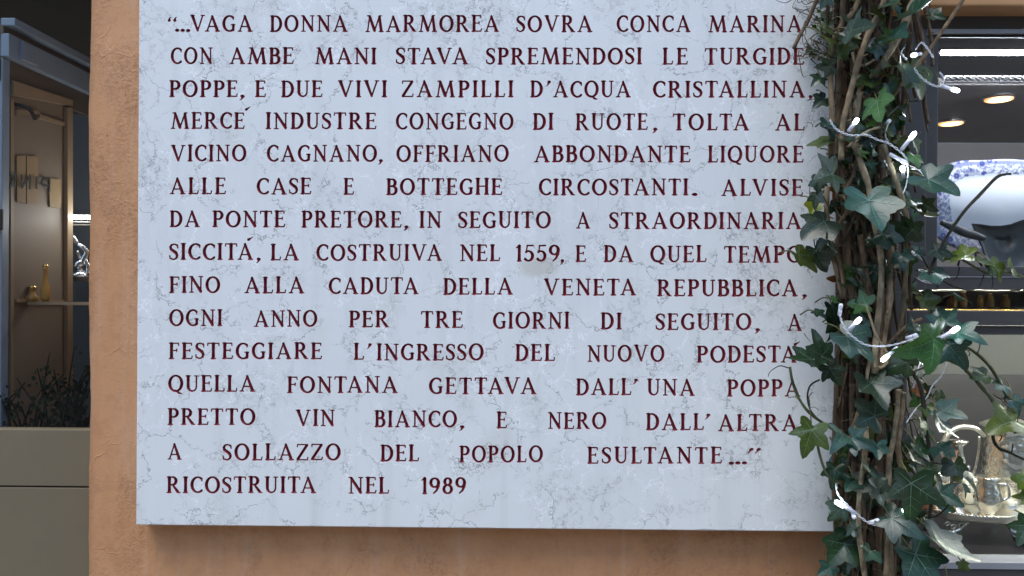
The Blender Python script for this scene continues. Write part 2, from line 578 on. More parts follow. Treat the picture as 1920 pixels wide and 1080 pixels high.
B_, T_ = 0.033, 0.967
GLY = {
    'A': [[(.43, .95, .05), (.11, .05, .05)], [(.42, .93, .075), (.75, .07, TK)], [(.22, .31, .042), (.64, .31, .042)], ser(.11, B_, .11), ser(.76, B_, .13)],
    'B': [stem(.14), [(.1, .955, .044), (.32, .955, .044)] + arc(.33, .745, .19, .21, 90, -90) + [(.14, .52, .04)],
          [(.14, .53, .04)] + arc(.35, .29, .23, .245, 90, -90) + [(.1, .045, .044)], ser(.1, B_, .09, .05), ser(.1, T_, .09, .05)],
    'C': [arc(.42, .5, .36, .455, 52, 308), tick(.655, .88, .74, .01), [(.64, .14, .045), (.68, .2, .034)]],
    'D': [stem(.14), [(.1, .955, .046), (.3, .955, .046)] + arc(.3, .5, .37, .455, 90, -90) + [(.1, .045, .046)], ser(.1, B_, .09, .05), ser(.1, T_, .09, .05)],
    'E': [stem(.15), [(.1, .957, .042), (.56, .957, .042)], [(.15, .52, .04), (.47, .52, .04)], [(.1, .043, .042), (.58, .043, .042)],
          tick(.575, .95, .84, .005), tick(.48, .45, .59), tick(.59, .05, .18, .03), ser(.1, B_, .08), ser(.1, T_, .08)],
    'F': [stem(.15), [(.1, .957, .042), (.56, .957, .042)], [(.15, .52, .04), (.46, .52, .04)], tick(.575, .95, .83, .005), tick(.47, .44, .6), ser(.15, B_, .14, .13), ser(.1, T_, .08)],
    'G': [arc(.42, .5, .36, .455, 52, 300), tick(.645, .88, .75, .01), [(.66, .4, TK * .9), (.66, .12, TK * .85)], [(.66, .12, .06), (.58, .07, .05)], ser(.66, .43, .14, .1)],
    'H': [stem(.15), stem(.68), [(.15, .51, .042), (.68, .51, .042)], ser(.15, B_), ser(.15, T_), ser(.68, B_), ser(.68, T_)],
    'I': [stem(.17), ser(.17, B_, .13), ser(.17, T_, .13)],
    'L': [stem(.15), [(.1, .043, .042), (.54, .043, .042)], tick(.56, .05, .2, .025), ser(.1, B_, .08), ser(.15, T_, .12)],
    'M': [[(.12, .06, .05), (.25, .95, .052)], [(.25, .93, .085), (.56, .1, TK)], [(.56, .07, .05), (.87, .94, .052)], [(.87, .92, .085), (.99, .08, TK)],
          ser(.12, B_, .11), ser(.99, B_, .13), ser(.2, T_, .1, .04), ser(.9, T_, .03, .1)],
    'N': [[(.14, .06, .05), (.14, .94, .052)], [(.15, .92, .085), (.7, .09, TK * .95)], [(.71, .94, .05), (.71, .03, .05)], ser(.14, B_, .12), ser(.1, T_, .1, .04), ser(.71, T_, .12)],
    'O': [arc(.44, .5, .365, .46, 0, 360, n=36)],
    'P': [stem(.15), [(.1, .957, .044), (.33, .957, .044)] + arc(.34, .72, .225, .237, 90, -90) + [(.15, .485, .042)], ser(.15, B_, .14, .13), ser(.1, T_, .09, .05)],
    'Q': [arc(.44, .5, .365, .46, 0, 360, n=36), [(.38, .1, .04), (.5, .04, .055), (.64, -.07, .07), (.8, -.1, .035)]],
    'R': [stem(.15), [(.1, .957, .044), (.33, .957, .044)] + arc(.34, .73, .215, .227, 90, -90) + [(.15, .5, .042)], [(.36, .48, .06), (.66, .09, TK * .95)],
          ser(.15, B_, .14, .12), ser(.1, T_, .09, .05), ser(.71, B_, .05, .1)],
    'S': [[(.55, .84, .045), (.46, .93, .05), (.34, .955, .05), (.2, .91, .062), (.13, .78, .08), (.17, .65, .09), (.32, .54, .098), (.47, .43, .098), (.54, .28, .085), (.5, .13, .065), (.38, .05, .05), (.25, .045, .05), (.12, .13, .045)],
          tick(.56, .93, .74, .01), tick(.105, .07, .26, -.01)],
    'T': [stem(.38), [(.06, .957, .042), (.7, .957, .042)], tick(.05, .95, .83, -.01), tick(.71, .95, .83, .01), ser(.38, B_, .14)],
    'U': [[(.16, .93, TK), (.16, .4, TK * .95)] + arc(.41, .34, .25, .29, 180, 270, TK * .95, .05, 10)[1:], [(.41, .05, .05)] + arc(.41, .34, .25, .29, 270, 360, .052, .05, 10) + [(.66, .94, .05)], ser(.16, T_, .13), ser(.66, T_, .12)],
    'V': [[(.11, .93, TK), (.43, .07, .07)], [(.74, .95, .05), (.44, .06, .05)], ser(.1, T_, .12), ser(.75, T_, .11)],
    'Z': [[(.1, .957, .042), (.68, .957, .042)], [(.66, .92, .085), (.12, .08, .085)], [(.1, .043, .042), (.68, .043, .042)], tick(.1, .95, .83, -.01), tick(.7, .05, .18, .02)],
    '1': [stem(.24), [(.22, .94, .05), (.07, .83, .042)], ser(.24, B_, .12)],
    '5': [[(.2, .94, .05), (.54, .95, .055)], [(.19, .94, .045), (.15, .57, .045)], arc(.27, .33, .25, .285, 125, -140, n=26), [(.08, .13, .055), (.07, .16, .04)]],
    '8': [arc(.31, .75, .185, .205, 0, 360, n=30), arc(.31, .29, .24, .245, 0, 360, n=30)],
    '9': [arc(.31, .69, .24, .265, 0, 360, n=30), [(.55, .68, TK), (.53, .45, TK * .9), (.43, .22, .07), (.24, .05, .045)]],
    ',': [[(.12, .07, .085), (.13, .04, .075)], [(.14, .05, .06), (.1, -.1, .035), (.03, -.17, .018)]],
    '.': [[(.1, .08, .1), (.101, .081, .1)]],
    "'": [[(.2, .93, .075), (.2, .9, .07)], [(.21, .9, .055), (.15, .74, .03), (.08, .66, .016)]],
    '`': [[(.1, .05, .085), (.12, .06, .08)], [(.13, .07, .06), (.28, .17, .035), (.36, .22, .016)]],
    '"': [[(.1, .66, .075), (.1, .68, .07)], [(.09, .68, .055), (.12, .82, .035), (.19, .88, .016)],
          [(.36, .66, .075), (.36, .68, .07)], [(.35, .68, .055), (.38, .82, .035), (.45, .88, .016)]],
    '^': [[(.2, .93, .05), (.06, .66, .018)], [(.46, .93, .05), (.32, .66, .018)], [(.18, .9, .075), (.2, .93, .07)], [(.44, .9, .075), (.46, .93, .07)]],
}
RES, PAD = 72, 0.14                          # raster cells per cap height


def sdf_glyph(strokes):
    xs = [p[0] for s in strokes for p in s]
    zs = [p[1] for s in strokes for p in s]
    x0, x1 = min(xs) - PAD, max(xs) + PAD
    z0, z1 = min(zs) - PAD, max(zs) + PAD
    nx, nz = int((x1 - x0) * RES) + 2, int((z1 - z0) * RES) + 2
    gx = x0 + np.arange(nx) / RES
    gz = z0 + np.arange(nz) / RES
    Xg, Zg = np.meshgrid(gx, gz)
    D = np.full(Xg.shape, 9.0)
    k = 0.035
    for s in strokes:
        ds = np.full(Xg.shape, 9.0)
        for (ax, az, ar), (bx, bz, br) in zip(s[:-1], s[1:]):
            dx, dz = bx - ax, bz - az
            L2 = dx * dx + dz * dz + 1e-12
            t = np.clip(((Xg - ax) * dx + (Zg - az) * dz) / L2, 0, 1)
            ds = np.minimum(ds, np.hypot(Xg - ax - t * dx, Zg - az - t * dz) - (ar + t * (br - ar)))
        h = np.clip(0.5 + 0.5 * (ds - D) / k, 0, 1)
        D = np.where(D > 8, ds, ds * (1 - h) + D * h - k * h * (1 - h))
    return x0, z0, D


def contour(D):
    """marching squares: closed loops of grid-space points with D == 0"""
    nz, nx = D.shape
    seg = {}
    ins = D < 0

    def ex(i, j, hor):
        if hor:
            a, b = D[i, j], D[i, j + 1]
            return (j + a / (a - b), float(i))
        a, b = D[i, j], D[i + 1, j]
        return (float(j), i + a / (a - b))
    nxt, pt = {}, {}
    c = ins[:-1, :-1] * 1 + ins[:-1, 1:] * 2 + ins[1:, 1:] * 4 + ins[1:, :-1] * 8
    tab = {1: [('L', 'B')], 2: [('B', 'R')], 3: [('L', 'R')], 4: [('R', 'T')], 5: [('L', 'T'), ('R', 'B')], 6: [('B', 'T')], 7: [('L', 'T')],
           8: [('T', 'L')], 9: [('T', 'B')], 10: [('T', 'R'), ('B', 'L')], 11: [('T', 'R')], 12: [('R', 'L')], 13: [('R', 'B')], 14: [('B', 'L')]}
    for i, j in zip(*np.nonzero((c > 0) & (c < 15))):
        keys = {'B': (i, j, 1), 'T': (i + 1, j, 1), 'L': (i, j, 0), 'R': (i, j + 1, 0)}
        for a, b in tab[int(c[i, j])]:
            ka, kb = keys[a], keys[b]
            nxt[ka] = kb
            for q in (ka, kb):
                if q not in pt:
                    pt[q] = ex(q[0], q[1], q[2])
    loops = []
    while nxt:
        k0 = next(iter(nxt))
        lp, k = [], k0
        while k in nxt:
            lp.append(pt[k])
            k = nxt.pop(k)
        if len(lp) > 5:
            loops.append(lp)
    return loops


def simplify(lp, eps):
    P = np.array(lp)
    n = len(P)
    a = 0
    b = int(np.argmax(np.hypot(*(P - P[0]).T)))
    keep = {a, b}

    def rec(i, j):
        idx = np.arange(i + 1, j) % n
        if len(idx) == 0:
            return
        p, q = P[i % n], P[j % n]
        d = q - p
        L = math.hypot(*d) + 1e-9
        dist = np.abs((P[idx, 0] - p[0]) * d[1] - (P[idx, 1] - p[1]) * d[0]) / L
        m = int(np.argmax(dist))
        if dist[m] > eps:
            k = i + 1 + m
            keep.add(k % n)
            rec(i, k)
            rec(k, j)
    rec(a, b)
    rec(b, n)
    return P[sorted(keep)]


DEPTH = 0.0058                               # deepest cut, in metres
CAPH = 0.0314                                # cap height in metres


def make_glyph(ch):
    x0, z0, D = sdf_glyph(GLY[ch])
    nz, nx = D.shape
    loops = [simplify(l, 0.16) for l in contour(D)]
    pts, edges, cuts = [], [], []
    for l in loops:
        k = len(pts)
        pts += [(x0 + p[0] / RES, z0 + p[1] / RES) for p in l]
        edges += [(k + i, k + (i + 1) % len(l)) for i in range(len(l))]
    nout = len(pts)
    step = 2
    for i in range(0, nz, step):             # points on and near the bottom of the cut
        for j in range(0, nx, step):
            d = D[i, j]
            if d < -0.022:
                loc = D[max(0, i - 2):i + 3, max(0, j - 2):j + 3].min()
                if d < loc + 0.008 or (i // step + j // step) % 3 == 0:
                    pts.append((x0 + j / RES, z0 + i / RES))
    V, E, Fc, ov, oe, of = delaunay_2d_cdt([Vector(p) for p in pts], edges, [], 0, 1e-6)

    def val(x, z):
        u, w = (x - x0) * RES, (z - z0) * RES
        j, i = min(max(int(u), 0), nx - 2), min(max(int(w), 0), nz - 2)
        fu, fw = u - j, w - i
        return (D[i, j] * (1 - fu) + D[i, j + 1] * fu) * (1 - fw) + (D[i + 1, j] * (1 - fu) + D[i + 1, j + 1] * fu) * fw
    faces = [f for f in Fc if val(sum(V[k].x for k in f) / 3, sum(V[k].y for k in f) / 3) < 0]
    is_out = [any(o < nout for o in ov[i]) for i in range(len(V))]
    dep = [0.0 if is_out[i] else min(0.13, max(0.0, -val(V[i].x, V[i].y))) for i in range(len(V))]
    xs = [p[0] for p in pts[:nout]]
    # glyphs whose feet sit on the line are scaled so that the cap height is exactly one
    return dict(loops=[[(x0 + p[0] / RES, z0 + p[1] / RES) for p in l] for l in loops], V=[(v.x, v.y) for v in V], F=faces, dep=dep, x0=min(xs), x1=max(xs), val=val)


GC = {}


def glyph(ch):
    if ch not in GC:
        GC[ch] = make_glyph(ch)
    return GC[ch]


# every word with the pixels it spans in the photograph (left, right)
LINES = [
    (59.5, 60.5, 1500, [('"', 314, 332), ('...', 328, 357), ('VAGA', 356, 474), ('DONNA', 506, 652), ('MARMOREA', 685, 936), ('SOVRA', 968, 1111), ('CONCA', 1156, 1295), ('MARINA', 1328, 1504)]),
    (120, 121.5, 1500, [('CON', 320, 399), ('AMBE', 430, 551), ('MANI', 590, 706), ('STAVA', 742, 878), ('SPREMENDOSI', 911, 1204), ('LE', 1242, 1290), ('TURGIDE', 1321, 1508)]),
    (182, 183, 1500, [('POPPE', 317, 446), (',', 449, 459), ('E', 478, 499), ('DUE', 527, 605), ('VIVI', 633, 726), ('ZAMPILLI', 753, 963), ("D", 994, 1018), ("'", 1023, 1033), ("ACQUA", 1037, 1183), ('CRISTALLINA', 1224, 1510), (',', 1515, 1524)]),
    (241.5, 245, 1500, [('MERCE', 320, 459), ('`', 459, 470, 35), ('INDUSTRE', 498, 706), ('CONGEGNO', 742, 963), ('DI', 999, 1038), ('RUOTE', 1079, 1215), (',', 1223, 1233), ('TOLTA', 1261, 1405), ('AL', 1453, 1509)]),
    (302.5, 305, 1500, [('VICINO', 320, 462), ('CAGNANO', 500, 707), (',', 709, 718), ('OFFRIANO', 743, 954), ('ABBONDANTE', 1001, 1295), ('LIQUORE', 1327, 1507)]),
    (364, 367.5, 1500, [('ALLE', 318, 424), ('CASE', 481, 584), ('E', 644, 664), ('BOTTEGHE', 724, 942), ('CIRCOSTANTI', 1010, 1291), ('.', 1297, 1308), ('ALVISE', 1352, 1506)]),
    (425.5, 430, 1500, [('DA', 318, 375), ('PONTE', 398, 535), ('PRETORE', 565, 753), (',', 757, 766), ('IN', 786, 828), ('SEGUITO', 859, 1033), ('A', 1080, 1107), ('STRAORDINARIA', 1142, 1503)]),
    (487, 493, 1500, [('SICCITA', 317, 475), ('`', 463, 475, 37), (',', 480, 489), ('LA', 507, 561), ('COSTRUIVA', 593, 829), ('NEL', 862, 938), ('1559', 967, 1050), (',', 1050, 1058), ('E', 1079, 1099), ('DA', 1132, 1188), ('QUEL', 1219, 1325), ('TEMPO', 1357, 1504)]),
    (549, 556.5, 1500, [('FINO', 317, 413), ('ALLA', 458, 571), ('CADUTA', 616, 785), ('DELLA', 831, 962), ('VENETA', 1019, 1193), ('REPUBBLICA', 1232, 1496), (',', 1503, 1513)]),
    (611, 620.5, 1500, [('OGNI', 317, 417), ('ANNO', 476, 595), ('PER', 654, 730), ('TRE', 789, 868), ('GIORNI', 924, 1068), ('DI', 1126, 1166), ('SEGUITO', 1229, 1409), (',', 1415, 1425), ('A', 1476, 1504)]),
    (672.5, 680.5, 1500, [('FESTEGGIARE', 316, 604), ('L', 663, 683), ("'", 687, 697), ('INGRESSO', 706, 907), ('DEL', 966, 1041), ('NUOVO', 1101, 1246), ('PODESTA', 1306, 1494), ('`', 1488, 1500, 33)]),
    (734, 744, 1500, [('QUELLA', 315, 479), ('FONTANA', 538, 746), ('GETTAVA', 804, 1006), ('DALL', 1080, 1184), ("'", 1186, 1196), ('UNA', 1213, 1303), ('POPPA', 1363, 1501)]),
    (796, 809, 1490, [('PRETTO', 314, 479), ('VIN', 554, 628), ('BIANCO', 702, 857), (',', 861, 871), ('E', 931, 951), ('NERO', 1027, 1137), ('DALL', 1211, 1320), ("'", 1321, 1332), ('ALTRA', 1346, 1496)]),
    (861.5, 870.5, 1354, [('A', 314, 341), ('SOLLAZZO', 417, 639), ('DEL', 713, 786), ('POPOLO', 861, 1018), ('ESULTANTE', 1101, 1354), ('...', 1366, 1401), ('^', 1401, 1427)]),
    (924, 926.5, 873, [('RICOSTRUITA', 312, 593), ('NEL', 653, 730), ('1989', 790, 874)]),
]
KERN = {'AV': -.13, 'VA': -.13, 'AT': -.1, 'TA': -.12, 'LT': -.08, 'LV': -.1, 'RU': 0, 'AU': -.02}
PL_X0, PL_X1, PL_Z0, PL_Z1 = -0.7285, 0.5835, 1.1497, 2.215
WALL_Y = 0.043


def lay_out():
    """list of (line number, glyph, x offset, baseline z, x scale, z scale)"""
    out = []
    jit = random.Random(5)
    for ln, (yl, yr, xr, words) in enumerate(LINES):
        for w in words:
            txt, a, b = w[0], w[1], w[2]
            f = (0.5 * (a + b) - 320) / (xr - 320)
            yb = yl + (yr - yl) * f
            pa, pb = at(a, yb), at(b, yb)
            if len(w) > 3:
                pa = at(a, yb - w[3])
                pb.z = pa.z
            W = (pb.x - pa.x) / CAPH
            gs = [glyph(c) for c in txt]
            ws = [g['x1'] - g['x0'] for g in gs]
            n = len(txt)
            kern = [KERN.get(txt[i:i + 2], 0.0) for i in range(n - 1)]
            sx = 1.0
            gap = 0.0
            if n == 1:
                sx = W / ws[0]
            else:
                gap = (W - sum(ws) - sum(kern)) / (n - 1)
                lim = (0.02, 0.06) if txt == '...' else (0.12, 0.30)
                g2 = min(max(gap, lim[0]), lim[1])
                sx = (W - sum(kern) - g2 * (n - 1)) / sum(ws)
                gap = g2
            x = pa.x
            for i, g in enumerate(gs):
                z = pa.z + (pb.z - pa.z) * (i / max(1, n - 1)) + jit.uniform(-.0003, .0003)
                out.append((ln, txt[i], x - g['x0'] * sx * CAPH, z, sx * CAPH, CAPH * (1.0 + jit.uniform(-.012, .012))))
                x += (ws[i] * sx + gap + (kern[i] if i < n - 1 else 0)) * CAPH
    return out


plaque = thing("marble_plaque", "veined pale marble plaque engraved with maroon Italian lettering on the ochre wall", "plaque", (-0.07, WALL_Y, PL_Z0))
layout = lay_out()
ch = 0.0014                                   # worn arris round the face
er = random.Random(9)
per = []
cw = [(PL_X0, PL_Z0), (PL_X1, PL_Z0), (PL_X1, PL_Z1), (PL_X0, PL_Z1)]
for i in range(4):
    (xa, za), (xb, zb_) = cw[i], cw[(i + 1) % 4]
    for k in range(70):
        t = k / 70
        chip = er.random() < .07
        e = abs(er.gauss(0, .00025)) + (er.uniform(.0008, .0022) if chip else 0)
        nx_, nz_ = ((0, 1), (-1, 0), (0, -1), (1, 0))[i]
        per.append((xa + (xb - xa) * t + nx_ * (ch + e) + (0 if k else (1, -1, -1, 1)[i] * ch * (i % 2 == 0)),
                    za + (zb_ - za) * t + nz_ * (ch + e) + (0 if k else (1, 1, -1, -1)[i] * ch * (i % 2 == 1)), xa + (xb - xa) * t, za + (zb_ - za) * t))
NP = len(per)
pts = [(p[0], p[1]) for p in per]
edges = [(i, (i + 1) % NP) for i in range(NP)]
owner = [-1] * NP
for gi, (ln, c, ox, oz, sx, sz) in enumerate(layout):
    for lp in glyph(c)['loops']:
        k = len(pts)
        pts += [(ox + p[0] * sx, oz + p[1] * sz) for p in lp]
        owner += [gi] * len(lp)
        edges += [(k + i, k + (i + 1) % len(lp)) for i in range(len(lp))]
V, E, Fc, ov, oe, of = delaunay_2d_cdt([Vector(p) for p in pts], edges, [], 0, 1e-7)
own = [owner[o[0]] if o else -2 for o in ov]
face_keep = []
for f in Fc:
    o = own[f[0]]
    if o >= 0 and own[f[1]] == o and own[f[2]] == o:
        ln, c, ox, oz, sx, sz = layout[o]
        cx = (sum(V[k].x for k in f) / 3 - ox) / sx
        cz = (sum(V[k].y for k in f) / 3 - oz) / sz
        if glyph(c)['val'](cx, cz) < 0:
            continue
    if all(o is not None and -1 == own[q] for q in f):
        mx_, mz_ = sum(V[k].x for k in f) / 3, sum(V[k].y for k in f) / 3
        if min(mx_ - PL_X0, PL_X1 - mx_, mz_ - PL_Z0, PL_Z1 - mz_) < .0045 and len(set(ov[f[0]] + ov[f[1]] + ov[f[2]])) == 3 and max(ov[q][0] for q in f) - min(ov[q][0] for q in f) < 12:
            io = sorted(ov[q][0] for q in f)
            A, B, C_ = [Vector((pts[q][0], pts[q][1])) for q in io]
            if (B - A).cross(C_ - A) < 0:
                continue
    face_keep.append(tuple(f))
slab_v = [(v.x, 0.0, v.y) for v in V]
slab_f = face_keep
k = len(slab_v)
slab_v += [(p[2], ch * 1.2, p[3]) for p in per] + [(p[2], WALL_Y - 0.0005, p[3]) for p in per]
cidx = {}
for q in range(len(V)):
    for o in ov[q]:
        if o < NP:
            cidx[o] = q
for i in range(NP):
    j = (i + 1) % NP
    slab_f.append((cidx[i], cidx[j], k + j, k + i))
    slab_f.append((k + i, k + j, k + NP + j, k + NP + i))
slab_f.append(tuple(k + NP + i for i in range(NP)))
obj("slab", (slab_v, slab_f), M['marble'], plaque)
for ln in range(len(LINES)):
    vv, ff = [], []
    for (l2, c, ox, oz, sx, sz) in layout:
        if l2 != ln:
            continue
        g = glyph(c)
        k = len(vv)
        vv += [(ox + v[0] * sx, min(DEPTH, d * CAPH * 1.75), oz + v[1] * sz) for v, d in zip(g['V'], g['dep'])]
        ff += [tuple(i + k for i in f) for f in g['F']]
    o = obj("engraved_lettering", (vv, ff), M['letter'], plaque)


# ------------------------------------------------------------------ street, facades
g = MB().add([(-60, -60, 0), (60, -60, 0), (60, 60, 0), (-60, 60, 0)], [(0, 1, 2, 3)]).obj("street", M['stone'])
g['kind'] = 'structure'

# ochre wall: a rounded, slightly uneven pier between the two shop windows
wall = thing("plaster_wall", "ochre lime plastered wall pier between two shop windows", "wall", (0, 0.15, 0))
XL, XR = at(165.5, 560, WALL_Y).x, at(1671, 560, WALL_Y).x
v, f = [], []
jit = random.Random(3)
rows = 150
ph = [jit.uniform(0, 6) for _ in range(6)]
for i in range(rows + 1):
    z = 3.4 * i / rows
    e = 0.0022 * math.sin(z * 5 + ph[0]) + 0.0012 * math.sin(z * 17 + ph[1]) + jit.uniform(-.0006, .0006)
    ring = [(XL + e, 0.40), (XL + e, 0.060), (XL + e + 0.0015, 0.045), (XL + e + 0.006, WALL_Y + 0.0035), (XL + e + 0.016, WALL_Y),
            (XR - 0.014, WALL_Y), (XR - 0.005, WALL_Y + 0.004), (XR, WALL_Y + 0.014), (XR, 0.40)]
    v += [(x, y, z) for x, y in ring]
m_ = 9
for i in range(rows):
    for k in range(m_):
        f.append((i * m_ + k, i * m_ + (k + 1) % m_, (i + 1) * m_ + (k + 1) % m_, (i + 1) * m_ + k))
f += [tuple(range(m_ - 1, -1, -1)), tuple(rows * m_ + k for k in range(m_))]
o = obj("pier", (v, f), M['plaster'], wall)
auto_smooth(o, 50)
zl = at(1840, 19, 0.10).z
b = MB().box(XR + 0.001, 2.4, 0.075, 0.205, zl, 3.4, 0.004)
b.obj("lintel", M['wood_soffit'], wall)
b = MB().box(-2.6, XL - 0.001, 0.14, 0.40, 2.62, 3.4, 0.004)
b.obj("lintel", M['plaster'], wall)

opp = thing("opposite_building", "brown rendered building with dark windows across the street", "building", (0, -6.6, 0))
b = MB().box(-9, 9, -7.6, -6.6, 0, 4.6)
b.obj("facade", M['facade'], opp)
for i in range(7):
    x = -7.2 + 2.4 * i
    w = MB().box(x - .55, x + .55, -6.62, -6.585, 0.5 if i % 2 else 1.0, 2.4).obj("window", M['frame'], opp)
    MB().box(x - .48, x + .48, -6.584, -6.578, 0.6 if i % 2 else 1.1, 2.3).obj("pane", M['glass'], w)

# ------------------------------------------------------------------ left shop front
YG = 0.105
zp = at(80, 804, YG).z
zs = at(80, 910.5, YG).z
ls = thing("left_shop_front", "dark shop window above a taupe metal panel beside the wall", "shop window", (-1.3, 0.12, 0))
b = MB().box(-2.6, XL - .002, 0.095, 0.125, zs + .0016, zp, 0.0015).box(-2.6, XL - .002, 0.095, 0.125, 0.02, zs - .0016, 0.0015)
b.obj("metal_panel", M['panel'], ls)
MB().box(-2.6, XL - .002, 0.1255, 0.132, 0.02, zp - .004).obj("seam_backing", M['black'], ls)
MB().box(-2.6, XL - .002, YG + .004, YG + .010, zp + .002, 2.618).obj("glass_pane", M['glass'], ls)
MB().box(-2.6, XL + .03, 0.142, 0.155, 0.02, zp - .02).obj("apron", M['brown_dark'], ls)

room = thing("left_shop_interior", "dim brown room behind the window", "room", (-1.6, 0.9, 0))
room['kind'] = 'structure'
MB().box(-2.6, -0.5, 1.30, 1.34, 0.0, 2.6).obj("back_wall", M['brown'], room)
MB().box(-2.64, -2.6, 0.13, 1.34, 0.0, 2.6).obj("side_wall", M['brown'], room)
MB().box(-2.64, -0.4, 0.42, 1.34, 2.601, 2.64).obj("ceiling", M['brown'], room)
MB().box(-0.498, -0.45, 0.41, 1.34, 0.0, 2.6).obj("side_wall", M['brown'], room)

XB = -1.085                                    # a passage wall running back from the window
def wallpt(px, py, x=XB + .001):
    """point of the passage wall x=const behind a photo pixel"""
    d = CM @ Vector(((px - 960) / F, (540 - py) / F, -1.0))
    t = (x - CAM.x) / d.x
    return CAM + d * t


beam = thing("steel_beam", "blue grey steel beam running back over the timber side door", "beam", (XB, 0.3, 2.07))
BX = XB + 0.004
zb = [wallpt(60, y).z for y in (133, 92, 79, 65)]
MB().box(BX, BX + .018, 0.135, 1.0, zb[0], zb[1], .002).obj("web", M['steel_blue'], beam)
MB().box(BX, BX + .030, 0.135, 1.0, zb[2], zb[3], .002).obj("flange", M['steel_blue'], beam)
MB().box(BX - .006, BX + .006, 0.135, 1.0, zb[1] - .002, zb[2] + .002).obj("recess", M['brown_dark'], beam)
MB().box(BX + .004, BX + .0245, 0.17, 0.225, zb[0] + .004, zb[1] - .004, .003).obj("splice_plate", M['steel_blue'], beam)
MB().box(BX - .008, BX + .002, 0.135, 0.7, zb[0] - .05, zb[0] - .0005).obj("soffit", M['brown_dark'], beam)

post = thing("sky_blue_jamb", "post at the left edge in the blue of reflected sky behind the shop glass", "post", (XB, 0.16, 0))
MB().box(XB - .06, at(17, 500, .16).x, 0.135, 0.160, 0.0, wallpt(10, 112).z, .003).obj("shaft", M['steel_blue'], post)  # the blue of the shaft paints in a reflection of the sky
pb_ = at(2, 412, .134)
MB().box(pb_.x - .012, pb_.x + .006, 0.128, 0.1345, pb_.z - .022, pb_.z + .022, .003).obj("lock_plate", M['black'], post)

# side door seen at a slant, letters standing for a reflected sign
door = thing("side_door", "tan framed side door with mirrored black PINK lettering in place of a reflection", "door", (XB, 0.3, 0))
DY0, DY1 = 0.17, wallpt(130, 450).y
MB().box(XB - .03, XB, DY0, DY1, 0.0, zb[0] - .002).obj("door_leaf", M['brown'], door)


def bar(px0, py0, px1, py1, px2, py2, px3, py3, th, x=XB + .001):
    q = [wallpt(px0, py0, x), wallpt(px1, py1, x), wallpt(px2, py2, x), wallpt(px3, py3, x)]
    vv = [p for p in q] + [p + Vector((th, 0, 0)) for p in q]
    return vv, [(3, 2, 1, 0), (4, 5, 6, 7), (0, 1, 5, 4), (1, 2, 6, 5), (2, 3, 7, 6), (3, 0, 4, 7)]


fr = MB()
fr.add(*bar(17, 151, 129, 188, 129, 199, 17, 178, .010))
fr.add(*bar(119, 201, 129, 203, 129, 740, 119, 748, .010))
fr.add(*bar(17, 184, 23, 186, 23, 800, 17, 805, .004))
fr.obj("door_frame", M['brown_light'], door)
fr = MB().add(*bar(70, 214, 118, 230, 118, 236, 70, 222, .006)).add(*bar(26, 205, 69, 208, 69, 214, 26, 216, .006))
fr.add(*bar(26, 560, 118, 562, 118, 568, 26, 567, .006))
fr.obj("inner_bead", M['brown_light'], door)
for q in [(29, 293, 46, 291, 46, 382, 30, 378), (48, 292, 69, 294, 69, 383, 48, 382), (90, 334, 112, 337, 112, 391, 91, 388)]:
    MB().add(*bar(*q, .003)).obj("amber_note", M['amber_paper'], door)


def glyph_bars(segs, w):
    mb = MB()
    for (x0, y0, x1, y1) in segs:
        a, b = wallpt(x0, y0, XB + .0075), wallpt(x1, y1, XB + .0075)
        d = (b - a).normalized()
        nrm = Vector((0, -d.z, d.y)) * w
        vv = [a - nrm, b - nrm, b + nrm, a + nrm]
        vv += [p + Vector((.0012, 0, 0)) for p in vv]
        mb.add(vv, [(3, 2, 1, 0), (4, 5, 6, 7), (0, 1, 5, 4), (1, 2, 6, 5), (2, 3, 7, 6), (3, 0, 4, 7)])
    return mb


for seg in ([(27, 323, 27, 351), (27, 338, 18, 325), (26, 336, 17.5, 352)],
            [(40, 327, 40, 352), (56, 329, 56, 355), (56, 329, 40, 352)],
            [(68, 331, 68, 354)],
            [(92, 335, 92, 359), (92, 335, 82, 334), (82, 334, 77.5, 338), (77.5, 338, 77.5, 343), (77.5, 343, 82, 347), (82, 347, 92, 348)]):
    glyph_bars(seg, .0027).obj("letter", M['reflected_letter'], door)  # letters standing for a reflected sign
hk = wallpt(28, 195)
MB().tube([hk, hk + Vector((.03, 0, -.01)), hk + Vector((.035, .015, -.03))], .004).obj("closer_arm", M['black'], door)

# lit cabinet deeper in the passage
cab = thing("display_cabinet", "small lit display cabinet with a silver figurine behind the dark glass", "cabinet", (-1.05, .6, 0))
YC = DY1 + .012
cx0, cx1 = at(130, 450, YC).x, at(330, 450, YC).x
MB().box(at(124, 450, YC + .14).x, cx1, YC + .135, YC + .15, .9, 2.04).obj("back_panel", M['board_dark'], cab)
zz = at(150, 518, YC).z
MB().box(cx0, cx1, YC, YC + .1345, zz - .012, zz, .002).obj("shelf", M['rail'], cab)
zz2 = at(150, 407, YC).z
MB().box(cx0, cx1, YC, YC + .008, zz2 - .004, zz2 + .004).obj("light_strip", M['led_small'], cab)
MB().box(cx0, cx1, YC + .01, YC + .014, zz2 - .012, zz2 - .009).box(cx0, cx1, YC + .01, YC + .014, zz2 - .019, zz2 - .016).obj("rail", M['rail'], cab)

